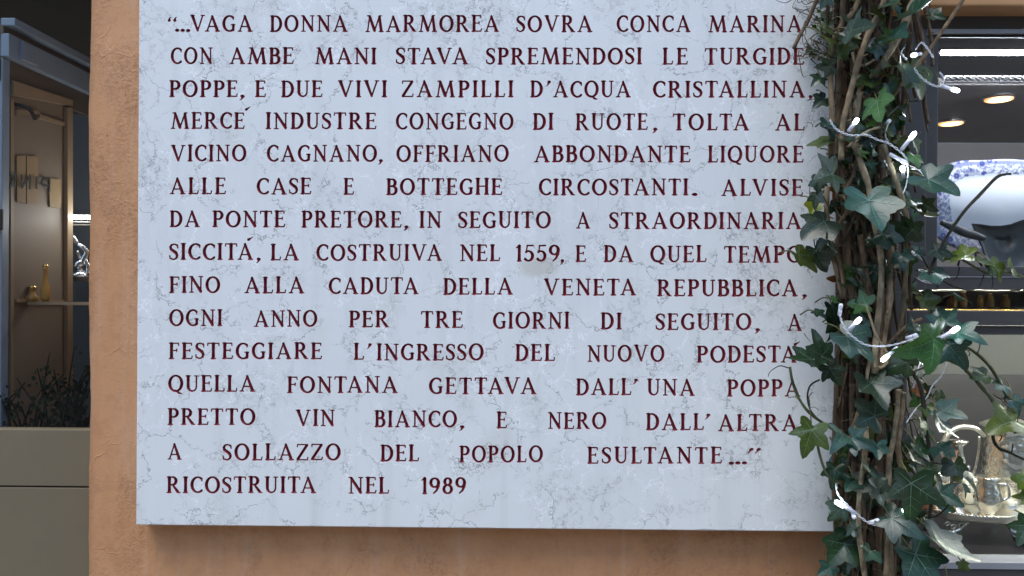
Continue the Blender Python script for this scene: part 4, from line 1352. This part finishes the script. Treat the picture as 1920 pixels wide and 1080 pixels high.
# petiole point (photo px), tip angle, length (px), pitch of the tip towards the street, roll, distance, colour
HERO = [
    (1628, 376, -88, 112, 26, 4, -.165, 'b'), (1560, 327, 198, 88, 20, 10, -.14, 'g'), (1597, 58, -12, 78, 60, -12, -.15, 'b'),
    (1672, 74, -35, 60, 62, 10, -.15, 'b'), (1712, 26, -14, 88, 58, 10, -.15, 'b'), (1672, 4, -40, 70, 55, 0, -.14, 'b'),
    (1692, 128, -100, 62, 24, -20, -.13, 'd'), (1712, 132, -62, 82, -8, 14, -.10, 'o'), (1525, 96, 200, 36, 40, 10, -.07, 'b'),
    (1558, 124, 172, 46, 30, -25, -.10, 'd'), (1538, 146, 215, 36, 20, 20, -.08, 'd'), (1545, 186, 215, 40, 10, 20, -.07, 'd'),
    (1632, 150, 190, 54, 18, 30, -.11, 'o'), (1645, 190, -97, 74, 20, 48, -.14, 'l'), (1657, 242, -80, 48, 15, 40, -.12, 'o'),
    (1552, 264, 180, 52, 10, 42, -.10, 'o'), (1585, 258, -60, 44, 45, 10, -.12, 'g'), (1526, 383, -110, 36, 10, 10, -.07, 'Y'),
    (1537, 366, 190, 34, 15, -20, -.06, 'd'), (1545, 416, 205, 84, 24, 30, -.12, 'g'), (1556, 456, 15, 62, 44, 14, -.14, 'g'),
    (1497, 478, -48, 66, 12, 36, -.11, 'o'), (1530, 470, -70, 58, -10, -20, -.09, 'd'), (1678, 462, 28, 52, 56, -8, -.16, 'b'),
    (1712, 430, 170, 66, 20, -30, -.13, 'd'), (1740, 336, -34, 90, 22, 8, -.15, 'b'), (1747, 512, -100, 56, 40, 10, -.13, 'b'),
    (1803, 558, 10, 50, 52, 30, -.14, 'b'), (1812, 478, 172, 64, 30, 30, -.15, 'y'), (1836, 492, -30, 46, 22, 40, -.15, 'o'),
    (1862, 498, -55, 48, 10, 20, -.15, 'y'), (1897, 503, 12, 48, 30, 10, -.15, 'y'), (1624, 572, 172, 54, 34, 20, -.13, 'l'),
    (1562, 604, -80, 54, 5, 30, -.06, 'd'), (1588, 632, -35, 88, 22, 22, -.14, 'b'), (1750, 636, 208, 112, 18, -12, -.17, 'l'),
    (1540, 668, 100, 74, -4, 24, -.13, 'd'), (1520, 674, 185, 72, 8, 44, -.12, 'd'), (1556, 690, -60, 52, 10, -20, -.11, 'd'),
    (1634, 718, -75, 86, 30, 8, -.13, 'g'), (1640, 780, 145, 78, -5, 10, -.12, 'g'), (1700, 680, 150, 60, 18, -25, -.13, 'd'),
    (1778, 646, -62, 70, 26, -20, -.16, 'b'), (1796, 624, -6, 64, 54, 20, -.16, 'b'), (1846, 704, 182, 48, 12, 34, -.15, 'o'),
    (1880, 722, 192, 40, 30, 10, -.15, 'b'), (1900, 750, -70, 40, 30, 20, -.15, 'b'), (1762, 740, -80, 30, 10, 20, -.13, 'o'),
    (1768, 772, -10, 62, 40, 20, -.16, 'b'), (1762, 790, 210, 66, 42, -10, -.17, 'b'), (1900, 790, 182, 80, 14, 32, -.17, 'o'),
    (1925, 806, -60, 50, 10, 30, -.17, 'o'), (1738, 762, 250, 36, 20, 20, -.13, 'o'), (1730, 792, -80, 38, 20, 30, -.14, 'l'),
    (1522, 806, -112, 78, 8, 20, -.12, 'o'), (1580, 812, 190, 70, 50, 20, -.14, 'b'), (1600, 822, -20, 60, 44, -14, -.15, 'b'),
    (1644, 836, -95, 40, 20, 10, -.14, 'b'), (1628, 796, -100, 52, 10, 30, -.11, 'o'), (1566, 880, -110, 52, 12, 20, -.09, 'd'),
    (1625, 880, 8, 62, 50, 10, -.15, 'b'), (1708, 906, -96, 104, 14, 6, -.165, 'd'), (1646, 918, -12, 56, 42, -8, -.15, 'g'),
    (1612, 906, -70, 50, 10, -10, -.12, 'd'), (1578, 952, 210, 50, 22, 20, -.12, 'g'), (1600, 992, 178, 44, 46, 10, -.13, 'b'),
    (1672, 972, -24, 82, 36, 14, -.165, 'b'), (1716, 1040, -62, 112, 26, 10, -.17, 'b'), (1756, 1014, -36, 104, 22, 58, -.17, 'b'),
    (1585, 1020, 225, 76, 6, 10, -.11, 'd'), (1600, 1010, 200, 70, -8, -20, -.10, 'd'), (1632, 1034, 205, 46, 34, 10, -.14, 'b'), (1790, 872, -90, 50, 20, 34, -.15, 'd'),
    (1806, 896, -28, 70, 8, 40, -.16, 'o'), (1762, 926, -18, 62, 42, 10, -.16, 'b'), (1760, 838, -15, 56, 55, 30, -.16, 'b'),
    (1930, 900, 172, 46, 20, 24, -.17, 'y'), (1930, 934, 176, 44, 25, 30, -.17, 'y'), (1926, 985, 240, 60, 5, 30, -.17, 'd'),
    (1688, 1000, -60, 56, 20, 20, -.12, 'd'), (1742, 880, -40, 60, -4, 20, -.14, 'o'), (1690, 905, 150, 56, 34, 10, -.13, 'g'),
    (1755, 468, -20, 54, 24, 20, -.13, 'd'), (1718, 395, -40, 52, 10, 34, -.11, 'o'), (1705, 372, 200, 44, 20, 20, -.12, 'd'),
    (1735, 560, -60, 48, 20, 10, -.12, 'o'), (1772, 604, 100, 58, 25, -10, -.14, 'b'), (1712, 262, -60, 42, -5, 30, -.10, 'o'),
    (1590, 70, 160, 40, 30, 20, -.11, 'd'), (1585, 85, -95, 44, 5, 40, -.09, 'o'), (1600, 150, -60, 40, 0, 50, -.09, 'o'),
    (1655, 500, -80, 56, 10, 55, -.12, 'd'), (1690, 480, -95, 44, 30, 20, -.13, 'b'), (1596, 420, -80, 40, 10, 30, -.08, 'd'),
    (1600, 900, -160, 44, 40, 20, -.12, 'b'), (1720, 838, -60, 48, 20, 20, -.13, 'd'), (1672, 700, 10, 60, 0, 20, -.10, 'g'), (1718, 728, -20, 30, 10, 20, -.12, 'r'),
    (1690, 300, -80, 40, 10, 30, -.09, 'o'), (1630, 262, -90, 42, 20, 10, -.11, 'd'), (1606, 285, -60, 38, 30, 20, -.12, 'l'), (1612, 215, -90, 60, 0, 20, -.06, 'd'),
    (1655, 440, -10, 52, 30, 10, -.14, 'g'), (1640, 905, 165, 60, 40, 10, -.14, 'g'), (1560, 575, -70, 50, 10, 20, -.07, 'd'), (1715, 620, 30, 56, 20, 10, -.12, 'd'),
]
LEAF_SCALE = 0.67
PET = MB()
PTINT = []


def place_leaf(px, py, ang, Lpx, pitch, roll, Y, kind, deep=False, petiole=True, lob=None):
    pitch, roll = pitch * 1.25 + lr.uniform(-6, 10), min(66, roll * 1.35 + lr.uniform(-8, 8))
    p = at(px, py, Y)
    L = Lpx * LEAF_SCALE / F * (Y - CAM.y)
    a = R(ang)
    t0 = Vector((math.cos(a), 0, math.sin(a)))
    n0 = Vector((0, -1, 0))
    lat = n0.cross(t0)
    up_side = 1
    # pitching brings the tip out towards the street, so that a hanging leaf turns its face to the sky
    q = Matrix.Rotation(R(pitch), 3, lat)
    cand = [Matrix.Rotation(R(sg * pitch), 3, lat) for sg in (1, -1)]
    c0 = max(cand, key=lambda m: (m @ n0).z + .001 * (m @ t0).y)
    t1, n1 = c0 @ t0, c0 @ n0
    # leaves that lie across turn their face up by rolling about the midrib
    rm = [Matrix.Rotation(R(sg * abs(roll)), 3, t1) for sg in (1, -1)]
    n2 = max((m @ n1 for m in rm), key=lambda v_: v_.z) if roll >= 0 else min((m @ n1 for m in rm), key=lambda v_: v_.z)
    if kind == 'b' and abs(roll) < 40:
        n2 = (n2 + Vector((-.1, -.25, .5))).normalized()
    leaf(p, t1, n2, L, kind, lr.uniform(.0, .75) if lob is None else lob, None, deep)
    if petiole:
        e = p - t1 * L * lr.uniform(.25, .6) + Vector((lr.uniform(-.01, .01), lr.uniform(.02, .06), lr.uniform(-.02, .03)))
        n = len(PET.v)
        PET.tube([p, p.lerp(e, .5) + Vector((0, 0, .006)), e], [.0011, .0012, .0015], 5, 3)
        PTINT.extend([(.10, .10, .045)] * (len(PET.v) - n))


for h in HERO:
    place_leaf(*h)
# the smaller leaves deeper in the column
for i in range(340):
    py = lr.uniform(-160, 1280)
    if 420 < py < 640 and lr.random() < .45:
        continue
    half = 70 if py < 640 else 85
    px = lr.gauss(1642 if py < 640 else 1650, half * .62)
    if px < 1540 and lr.random() < .8:
        continue
    if 1565 < px < 1618 and 690 < py < 800:
        continue
    kind = lr.choice('dddddgooobdlodddgooobdlor')
    place_leaf(px, py, lr.uniform(-160, -20), lr.uniform(18, 42), lr.uniform(-5, 50), lr.uniform(-30, 45), lr.uniform(-.075, .0), kind)
for i in range(85):                           # small leaves over the stems of the upper column
    py = lr.uniform(-60, 700)
    place_leaf(1632 + lr.gauss(0, 52), py, lr.uniform(-170, -10), lr.uniform(24, 46), lr.uniform(5, 55), lr.uniform(-30, 45), lr.uniform(-.125, -.085), lr.choice('ddogdoobdgdl'))
for i in range(60):                           # above and below the picture
    py = lr.choice((lr.uniform(-560, -20), lr.uniform(1090, 1900)))
    place_leaf(lr.gauss(1640, 60), py, lr.uniform(-160, -20), lr.uniform(40, 80), lr.uniform(0, 50), lr.uniform(-30, 40), lr.uniform(-.15, -.02), lr.choice('ddgob'))
# tangle at the top left
for i in range(46):
    place_leaf(lr.uniform(1520, 1600), lr.uniform(-60, 110), lr.uniform(0, 360), lr.uniform(10, 20), 20, 20, lr.uniform(-.06, -.01), lr.choice('dgo'), True, False)
o = obj("foliage", (FOL['v'], FOL['f']), [M['leaf'], M['vein_leaf']], ivy, True, FOL['tint'], FOL['mi'])
obj("leaf_stalks", (PET.v, PET.f), M['bark'], ivy, True, PTINT)

BROWN = [(.155, .110, .065), (.115, .080, .048), (.185, .140, .085), (.075, .052, .032), (.21, .170, .108), (.052, .038, .024)]
sr = random.Random(4)


def vine(pts, rad, col, name="stem", n=8, knots=True):
    mb = MB()
    mb.tube(pts, rad, n, 5 if knots else 4, jit=sr if knots else None)
    if knots:
        P = [Vector(p) for p in pts]
        for _ in range(max(1, len(P) // 2)):
            i = sr.randrange(len(P) - 1)
            c = P[i].lerp(P[i + 1], sr.random())
            r = (rad[i] if isinstance(rad, list) else rad)
            d = Vector((sr.uniform(-1, 1), sr.uniform(-1, -.2), sr.uniform(-.3, .6))).normalized()
            mb.tube([c, c + d * r * sr.uniform(1.6, 3.0)], [r * .45, r * .2], 5, 1)
    c = np.array(col)
    q1, q2 = sr.uniform(0, 6), sr.uniform(60, 140)
    tint = [c * (1.0 + .28 * math.sin(v_.z * q2 + q1) + .22 * math.sin(v_.z * q2 * 2.7 + v_.x * 300)) for v_ in mb.v]
    return obj(name, mb.data, M['bark'], ivy, True, tint)


def PV(lst, Y):
    """(px,py) or (px,py,dY) list to points around the distance Y"""
    return [at(q[0], q[1], Y + (q[2] if len(q) > 2 else 0)) for q in lst]


TR = [  # traced stems: points, distance, radius, tone
    ([(1625, -90), (1608, 5), (1578, 50), (1562, 80), (1557, 130), (1560, 230), (1556, 330)], -.09, .0055, 0),
    ([(1583, -80), (1581, 10), (1578, 70), (1574, 150), (1571, 230), (1575, 330)], -.07, .0058, 1),
    ([(1680, -80), (1655, 10), (1630, 58), (1610, 115), (1593, 180), (1580, 235), (1577, 300)], -.12, .0052, 2),
    ([(1730, -80), (1711, 2), (1694, 50), (1680, 76), (1655, 118), (1634, 146), (1610, 180), (1600, 260)], -.10, .0062, 4),
    ([(1548, -60), (1530, 2), (1514, 40), (1500, 66), (1488, 91)], -.055, .0036, 1),
    ([(1835, -60), (1805, 0), (1780, 38), (1752, 80), (1730, 108), (1695, 150), (1668, 190)], -.11, .0030, 0),
    ([(1600, 262), (1612, 300), (1626, 340), (1636, 390), (1645, 440), (1653, 495), (1650, 560), (1642, 640), (1640, 700)], -.125, .0055, 4),
    ([(1656, 270), (1668, 305), (1682, 345), (1693, 380), (1704, 424)], -.125, .0046, 4),
    ([(1690, 372), (1697, 410), (1700, 440), (1698, 520), (1690, 600), (1686, 650)], -.10, .0050, 2),
    ([(1612, 440), (1618, 480), (1628, 540), (1636, 570)], -.10, .0058, 1),
    ([(1592, 380), (1588, 450), (1592, 510), (1600, 560), (1612, 620), (1632, 660), (1640, 690)], -.085, .0068, 1),
    ([(1551, 350), (1550, 400), (1556, 440), (1562, 480), (1572, 520), (1580, 560)], -.08, .0045, 2),
    ([(1572, 300), (1580, 330), (1590, 390), (1574, 420), (1568, 460), (1577, 500), (1585, 560)], -.095, .0038, 1),
    ([(1606, 300), (1600, 330), (1590, 350), (1583, 375)], -.11, .0035, 3),
    ([(1672, 450), (1668, 520), (1668, 560), (1660, 620), (1652, 690)], -.12, .0058, 2),
    ([(1658, 540), (1652, 600), (1646, 660), (1643, 715)], -.115, .0050, 0),
    ([(1728, 598), (1706, 608), (1680, 630), (1662, 650)], -.11, .0032, 0),
    ([(1640, 690), (1634, 668), (1628, 690), (1625, 712)], -.13, .0030, 4),
    ([(1648, 690), (1660, 684), (1668, 665)], -.13, .0030, 4),
    ([(1685, 730), (1682, 770), (1676, 820), (1668, 860), (1666, 920), (1668, 1000), (1674, 1100)], -.12, .0046, 4),
    ([(1693, 735), (1690, 780), (1684, 830), (1688, 870), (1702, 905), (1712, 940)], -.115, .0050, 2),
    ([(1624, 800), (1623, 835), (1618, 880), (1611, 930), (1610, 990), (1616, 1040), (1624, 1100)], -.13, .0047, 4),
    ([(1612, 768), (1600, 800), (1590, 835)], -.09, .0036, 0),
    ([(1673, 950), (1668, 985), (1664, 1030), (1660, 1100)], -.14, .0046, 2),
    ([(1600, 720), (1598, 780), (1602, 850), (1600, 930), (1598, 1010), (1604, 1100)], -.05, .0058, 3),
    ([(1650, 710), (1652, 780), (1648, 860), (1652, 940), (1646, 1010), (1650, 1100)], -.07, .0062, 1),
    ([(1592, 175), (1602, 182), (1622, 180), (1634, 192)], -.10, .0042, 1),
    ([(1592, 176), (1594, 200), (1597, 225), (1596, 245)], -.10, .0040, 1),
    ([(1598, 98), (1605, 120), (1622, 122), (1640, 112)], -.11, .0022, 4),
    ([(1650, 238), (1632, 244), (1610, 256), (1590, 276)], -.14, .0022, 4),
    ([(1625, 575), (1634, 602), (1642, 628), (1655, 648), (1668, 668)], -.15, .0020, 4),
]
for pts, Y, r, tone in TR:
    n_ = len(pts)
    vine(PV(pts, Y), [r * sr.uniform(.88, 1.1) for _ in range(n_)], BROWN[tone])
for i in range(27):                           # the woody bundle behind them, from the paving up
    off = max(-.048, min(.052, sr.gauss(.002, .028)))
    Yb = sr.uniform(-.075, .018) if abs(off) < .045 else sr.uniform(-.03, .018)
    a, b, ph_ = sr.uniform(.005, .016), sr.uniform(2.5, 7.0), sr.uniform(0, 6)
    r = sr.uniform(.0028, .0070)
    pts, rad = [], []
    xc0 = at(1632, 540, -.03).x
    for k in range(33):
        z = .01 + k * .075
        x = xc0 + off + a * math.sin(b * z + ph_) + .006 * math.sin(9 * z + ph_ * 2) + (z - 1.6) * -.006
        if z > 1.95:
            x += off * (z - 1.95) * 2.2
        pts.append((x, min(.022 - r * .4, Yb + .012 * math.sin(3.1 * z + ph_ * 1.7)), z))
        rad.append(r * (1.12 - z * .1) * sr.uniform(.9, 1.1))
    vine(pts, rad, BROWN[sr.choice((1, 3, 3, 5, 5, 5, 0))])  # mostly the darkest tones, so the bundle's shade is in its colour

for i in range(26):                           # oblique stems tangled across the top of the column
    x0, y0 = sr.uniform(1590, 1730), sr.uniform(-120, 120)
    dx, L = max(1562 - x0, sr.uniform(-90, 40)), sr.uniform(120, 300)
    Y = sr.uniform(-.10, -.03)
    vine(PV([(x0 + dx * t + sr.uniform(-8, 8), y0 + L * t, .02 * t) for t in (0, .25, .5, .75, 1)], Y), sr.uniform(.0016, .0042), BROWN[sr.choice((0, 1, 3, 5, 1))])
for i in range(34):                           # and thinner ones down the rest of it
    x0, y0 = sr.uniform(1580, 1700), sr.uniform(250, 1000)
    dx, L = max(1572 - x0, min(1712 - x0, sr.uniform(-95, 95))), sr.uniform(110, 320)
    vine(PV([(x0 + dx * t + sr.uniform(-6, 6), y0 + L * t, .02 * t) for t in (0, .25, .5, .75, 1)], sr.uniform(-.11, -.04)), sr.uniform(.0012, .0032), BROWN[sr.choice((0, 1, 3, 5, 3))])

GREENST = (.075, .085, .035)
DARKST = (.035, .032, .022)
for pts, Y, r, col in [
    ([(1738, 520), (1752, 488), (1772, 450), (1805, 400), (1840, 362), (1868, 333), (1884, 327), (1895, 326)], -.13, .0028, DARKST),
    ([(1728, 480), (1745, 508), (1768, 526), (1800, 541), (1850, 548), (1890, 546), (1940, 538)], -.13, .0018, DARKST),
    ([(1790, 478), (1820, 496), (1850, 512), (1872, 510), (1900, 512), (1940, 530)], -.14, .0020, GREENST),
    ([(1799, 500), (1796, 516), (1788, 526)], -.14, .0010, DARKST), ([(1845, 514), (1840, 530), (1830, 545)], -.14, .0010, DARKST), ([(1860, 515), (1862, 530), (1858, 545)], -.14, .0010, DARKST),
    ([(1730, 640), (1762, 640), (1795, 643), (1830, 662), (1858, 690), (1876, 720), (1888, 742), (1905, 752), (1940, 764)], -.15, .0026, GREENST),
    ([(1770, 672), (1800, 685), (1822, 705), (1842, 728), (1862, 752), (1876, 778), (1890, 796), (1904, 812)], -.155, .0028, GREENST),
    ([(1888, 742), (1880, 748), (1870, 745), (1862, 738)], -.15, .0012, DARKST), ([(1886, 744), (1884, 752), (1892, 756), (1902, 748)], -.15, .0010, DARKST),
    ([(1884, 790), (1885, 768), (1900, 760)], -.15, .0012, DARKST), ([(1908, 770), (1908, 790), (1905, 805)], -.15, .0010, DARKST),
    ([(1880, 808), (1868, 808), (1862, 818), (1866, 832), (1876, 842), (1892, 848), (1930, 866)], -.16, .0028, DARKST),
    ([(1868, 810), (1878, 818), (1874, 828)], -.16, .0014, DARKST), ([(1896, 850), (1899, 838), (1898, 832)], -.16, .0014, DARKST),
    ([(1712, 700), (1726, 725), (1732, 760), (1736, 800), (1745, 850), (1752, 890), (1748, 930), (1742, 970), (1734, 995)], -.13, .0034, DARKST),
    ([(1742, 970), (1758, 966), (1776, 950), (1790, 928)], -.135, .0016, DARKST), ([(1712, 845), (1735, 862), (1765, 870), (1800, 872)], -.14, .0018, DARKST),
    ([(1705, 700), (1730, 690), (1746, 680), (1752, 664)], -.13, .0016, DARKST), ([(1752, 655), (1746, 668), (1740, 695), (1724, 710)], -.12, .0012, DARKST),
    ([(1481, 688), (1486, 716), (1497, 745), (1512, 768), (1530, 784), (1560, 805), (1590, 830)], -.10, .0024, GREENST),
    ([(1537, 712), (1520, 722), (1514, 742), (1518, 766), (1532, 784)], -.10, .0016, DARKST), ([(1540, 710), (1548, 704), (1560, 700)], -.10, .0016, DARKST),
    ([(1525, 798), (1531, 826), (1538, 856), (1548, 885), (1562, 902), (1580, 905)], -.11, .0022, GREENST),
    ([(1500, 752), (1490, 744), (1478, 746)], -.10, .0010, GREENST), ([(1478, 690), (1462, 686), (1445, 696), (1440, 706)], -.09, .0010, DARKST),
    ([(1530, 345), (1540, 360), (1552, 385)], -.10, .0012, DARKST), ([(1528, 425), (1526, 450), (1532, 480)], -.08, .0013, DARKST),
    ([(1520, 110), (1528, 118), (1540, 128)], -.07, .0010, DARKST), ([(1545, 160), (1556, 168), (1562, 172)], -.07, .0010, GREENST),
    ([(1838, 640), (1836, 655), (1830, 664)], -.155, .0012, DARKST), ([(1805, 645), (1812, 655), (1818, 660), (1817, 668)], -.15, .0010, GREENST),
    ([(1755, 1040), (1765, 1028), (1772, 1020)], -.15, .0012, GREENST), ([(1636, 996), (1622, 988), (1605, 990)], -.13, .0011, GREENST),
    ([(1760, 165), (1755, 140), (1742, 125)], -.12, .0011, GREENST),
]:
    vine(PV(pts, Y), [r * (1.0 if i < len(pts) - 2 else .75) for i in range(len(pts))], col, "tendril", 6, r > .0022)
# aerial rootlets and fine dead twigs
ro = MB()
for i in range(340):
    if i < 120:
        c = at(sr.gauss(1548, 26), sr.uniform(-40, 105), sr.uniform(-.08, -.015))
        L = sr.uniform(.012, .045)
    else:
        c = at(sr.gauss(1630, 42), sr.uniform(-80, 1150), sr.uniform(-.11, -.02))
        L = sr.uniform(.006, .030)
    d = Vector((sr.gauss(0, 1), sr.gauss(-.2, .4), sr.gauss(-.2, .9))).normalized()
    e = Vector((sr.gauss(0, 1), sr.gauss(0, .5), sr.gauss(0, 1))) * L * .4
    p2, p3 = c + d * L * .5 + e, c + d * L + e * .4
    for p in (p2, p3):
        p.y = min(p.y, -.006)
    ro.tube([c, p2, p3], [.0009, .0007, .0003], 4, 3)
obj("rootlets", ro.data, M['bark'], ivy, True, [(.12, .085, .055)] * len(ro.v))

# ------------------------------------------------------------------ fairy lights twined through the ivy
fl = thing("fairy_lights", "string of white fairy lights twined through the ivy", "string lights", (at(1640, 560, -.13).x, -.13, 1.2))


def twist(lst, Y, r=.0008, sep=.0012, name="cable", mat=None):
    P = [Vector(p) for p in PV(lst, Y)]
    Q = []
    for i in range(len(P) - 1):
        a, b, c, d = P[max(0, i - 1)], P[i], P[i + 1], P[min(len(P) - 1, i + 2)]
        for k in range(9):
            t = k / 9
            Q.append(0.5 * ((2 * b) + (c - a) * t + (2 * a - 5 * b + 4 * c - d) * t * t + (3 * b - a - 3 * c + d) * t ** 3))
    Q.append(P[-1])
    mb = MB()
    for s_ in (0, math.pi):
        mb.tube([q + Vector((sep * .5 * math.cos(i * .75 + s_), sep * math.sin(i * .75 + s_), sep * math.cos(i * .75 + s_))) for i, q in enumerate(Q)], r, 5, 1)
    mb.obj(name, mat or M['wire'], fl, True)


for lst, Y in [
    ([(1556, 225), (1566, 240), (1582, 250), (1600, 254), (1624, 252)], -.15), ([(1624, 252), (1645, 262), (1664, 268), (1685, 282), (1698, 296), (1703, 320), (1700, 345), (1694, 362)], -.145),
    ([(1575, 575), (1575, 592), (1584, 616), (1600, 632), (1622, 646), (1650, 649), (1678, 646), (1705, 638), (1728, 630), (1760, 634)], -.16),
    ([(1567, 908), (1572, 928), (1590, 948), (1605, 962), (1625, 978), (1645, 985), (1668, 988)], -.155),
    ([(1717, 92), (1728, 80), (1740, 92), (1750, 108)], -.13), ([(1714, 128), (1728, 146), (1745, 158), (1762, 162), (1770, 150), (1762, 136)], -.145),
    ([(1775, 680), (1765, 705), (1748, 724), (1738, 745), (1715, 770), (1700, 792)], -.125), ([(1735, 655), (1722, 690), (1712, 730)], -.12), ([(1666, 268), (1660, 250), (1668, 225)], -.13),
    ([(1695, 90), (1690, 100), (1700, 112)], -.12)]:
    twist(lst, Y)
for lst, Y in [([(1545, 237), (1562, 244), (1580, 252)], -.12), ([(1664, 218), (1675, 208), (1683, 200)], -.12)]:
    twist(lst, Y, .0016, .001, "dark_cable", M['wire_dark'])


def bulb(x0, y0, x1, y1, Y, lit=True, star=False):
    a, b = at(x0, y0, Y + .012), at(x1, y1, Y - .006)
    d = (b - a)
    e = a + d * .62
    s_ = MB().tube([a, a.lerp(e, .5), e], [.0034, .0032, .0030], 10, 1).obj("bulb_sleeve", M['sleeve'], fl, True)
    m = M['bulb_star'] if star else (M['bulb'] if lit else M['sleeve'])
    MB().tube([e + d * .002, a + d * .78, a + d * .93, b], [.0034, .0037, .0034, .0012], 10, 2).obj("bulb", m, s_, True)


for q in [(1591, 246, 1609, 222, -.155), (1690, 281, 1717, 247, -.155), (1726, 101, 1710, 104, -.13), (1764, 161, 1799, 171, -.15), (1590, 620, 1614, 596, -.165),
          (1682, 652, 1653, 677, -.17), (1759, 637, 1799, 613, -.17), (1687, 980, 1698, 950, -.16)]:
    bulb(*q)
bulb(1604, 962, 1566, 940, -.165, True, True)
bulb(1694, 332, 1692, 312, -.14, True, True)
bulb(1738, 690, 1729, 674, -.125)
for q in [(1668, 289, 1702, 307, -.14), (1574, 590, 1577, 570, -.155), (1598, 958, 1602, 972, -.155), (1630, 980, 1648, 975, -.155), (1662, 232, 1668, 226, -.13), (1700, 634, 1720, 628, -.15), (1748, 650, 1757, 662, -.15)]:
    bulb(*q, lit=False)
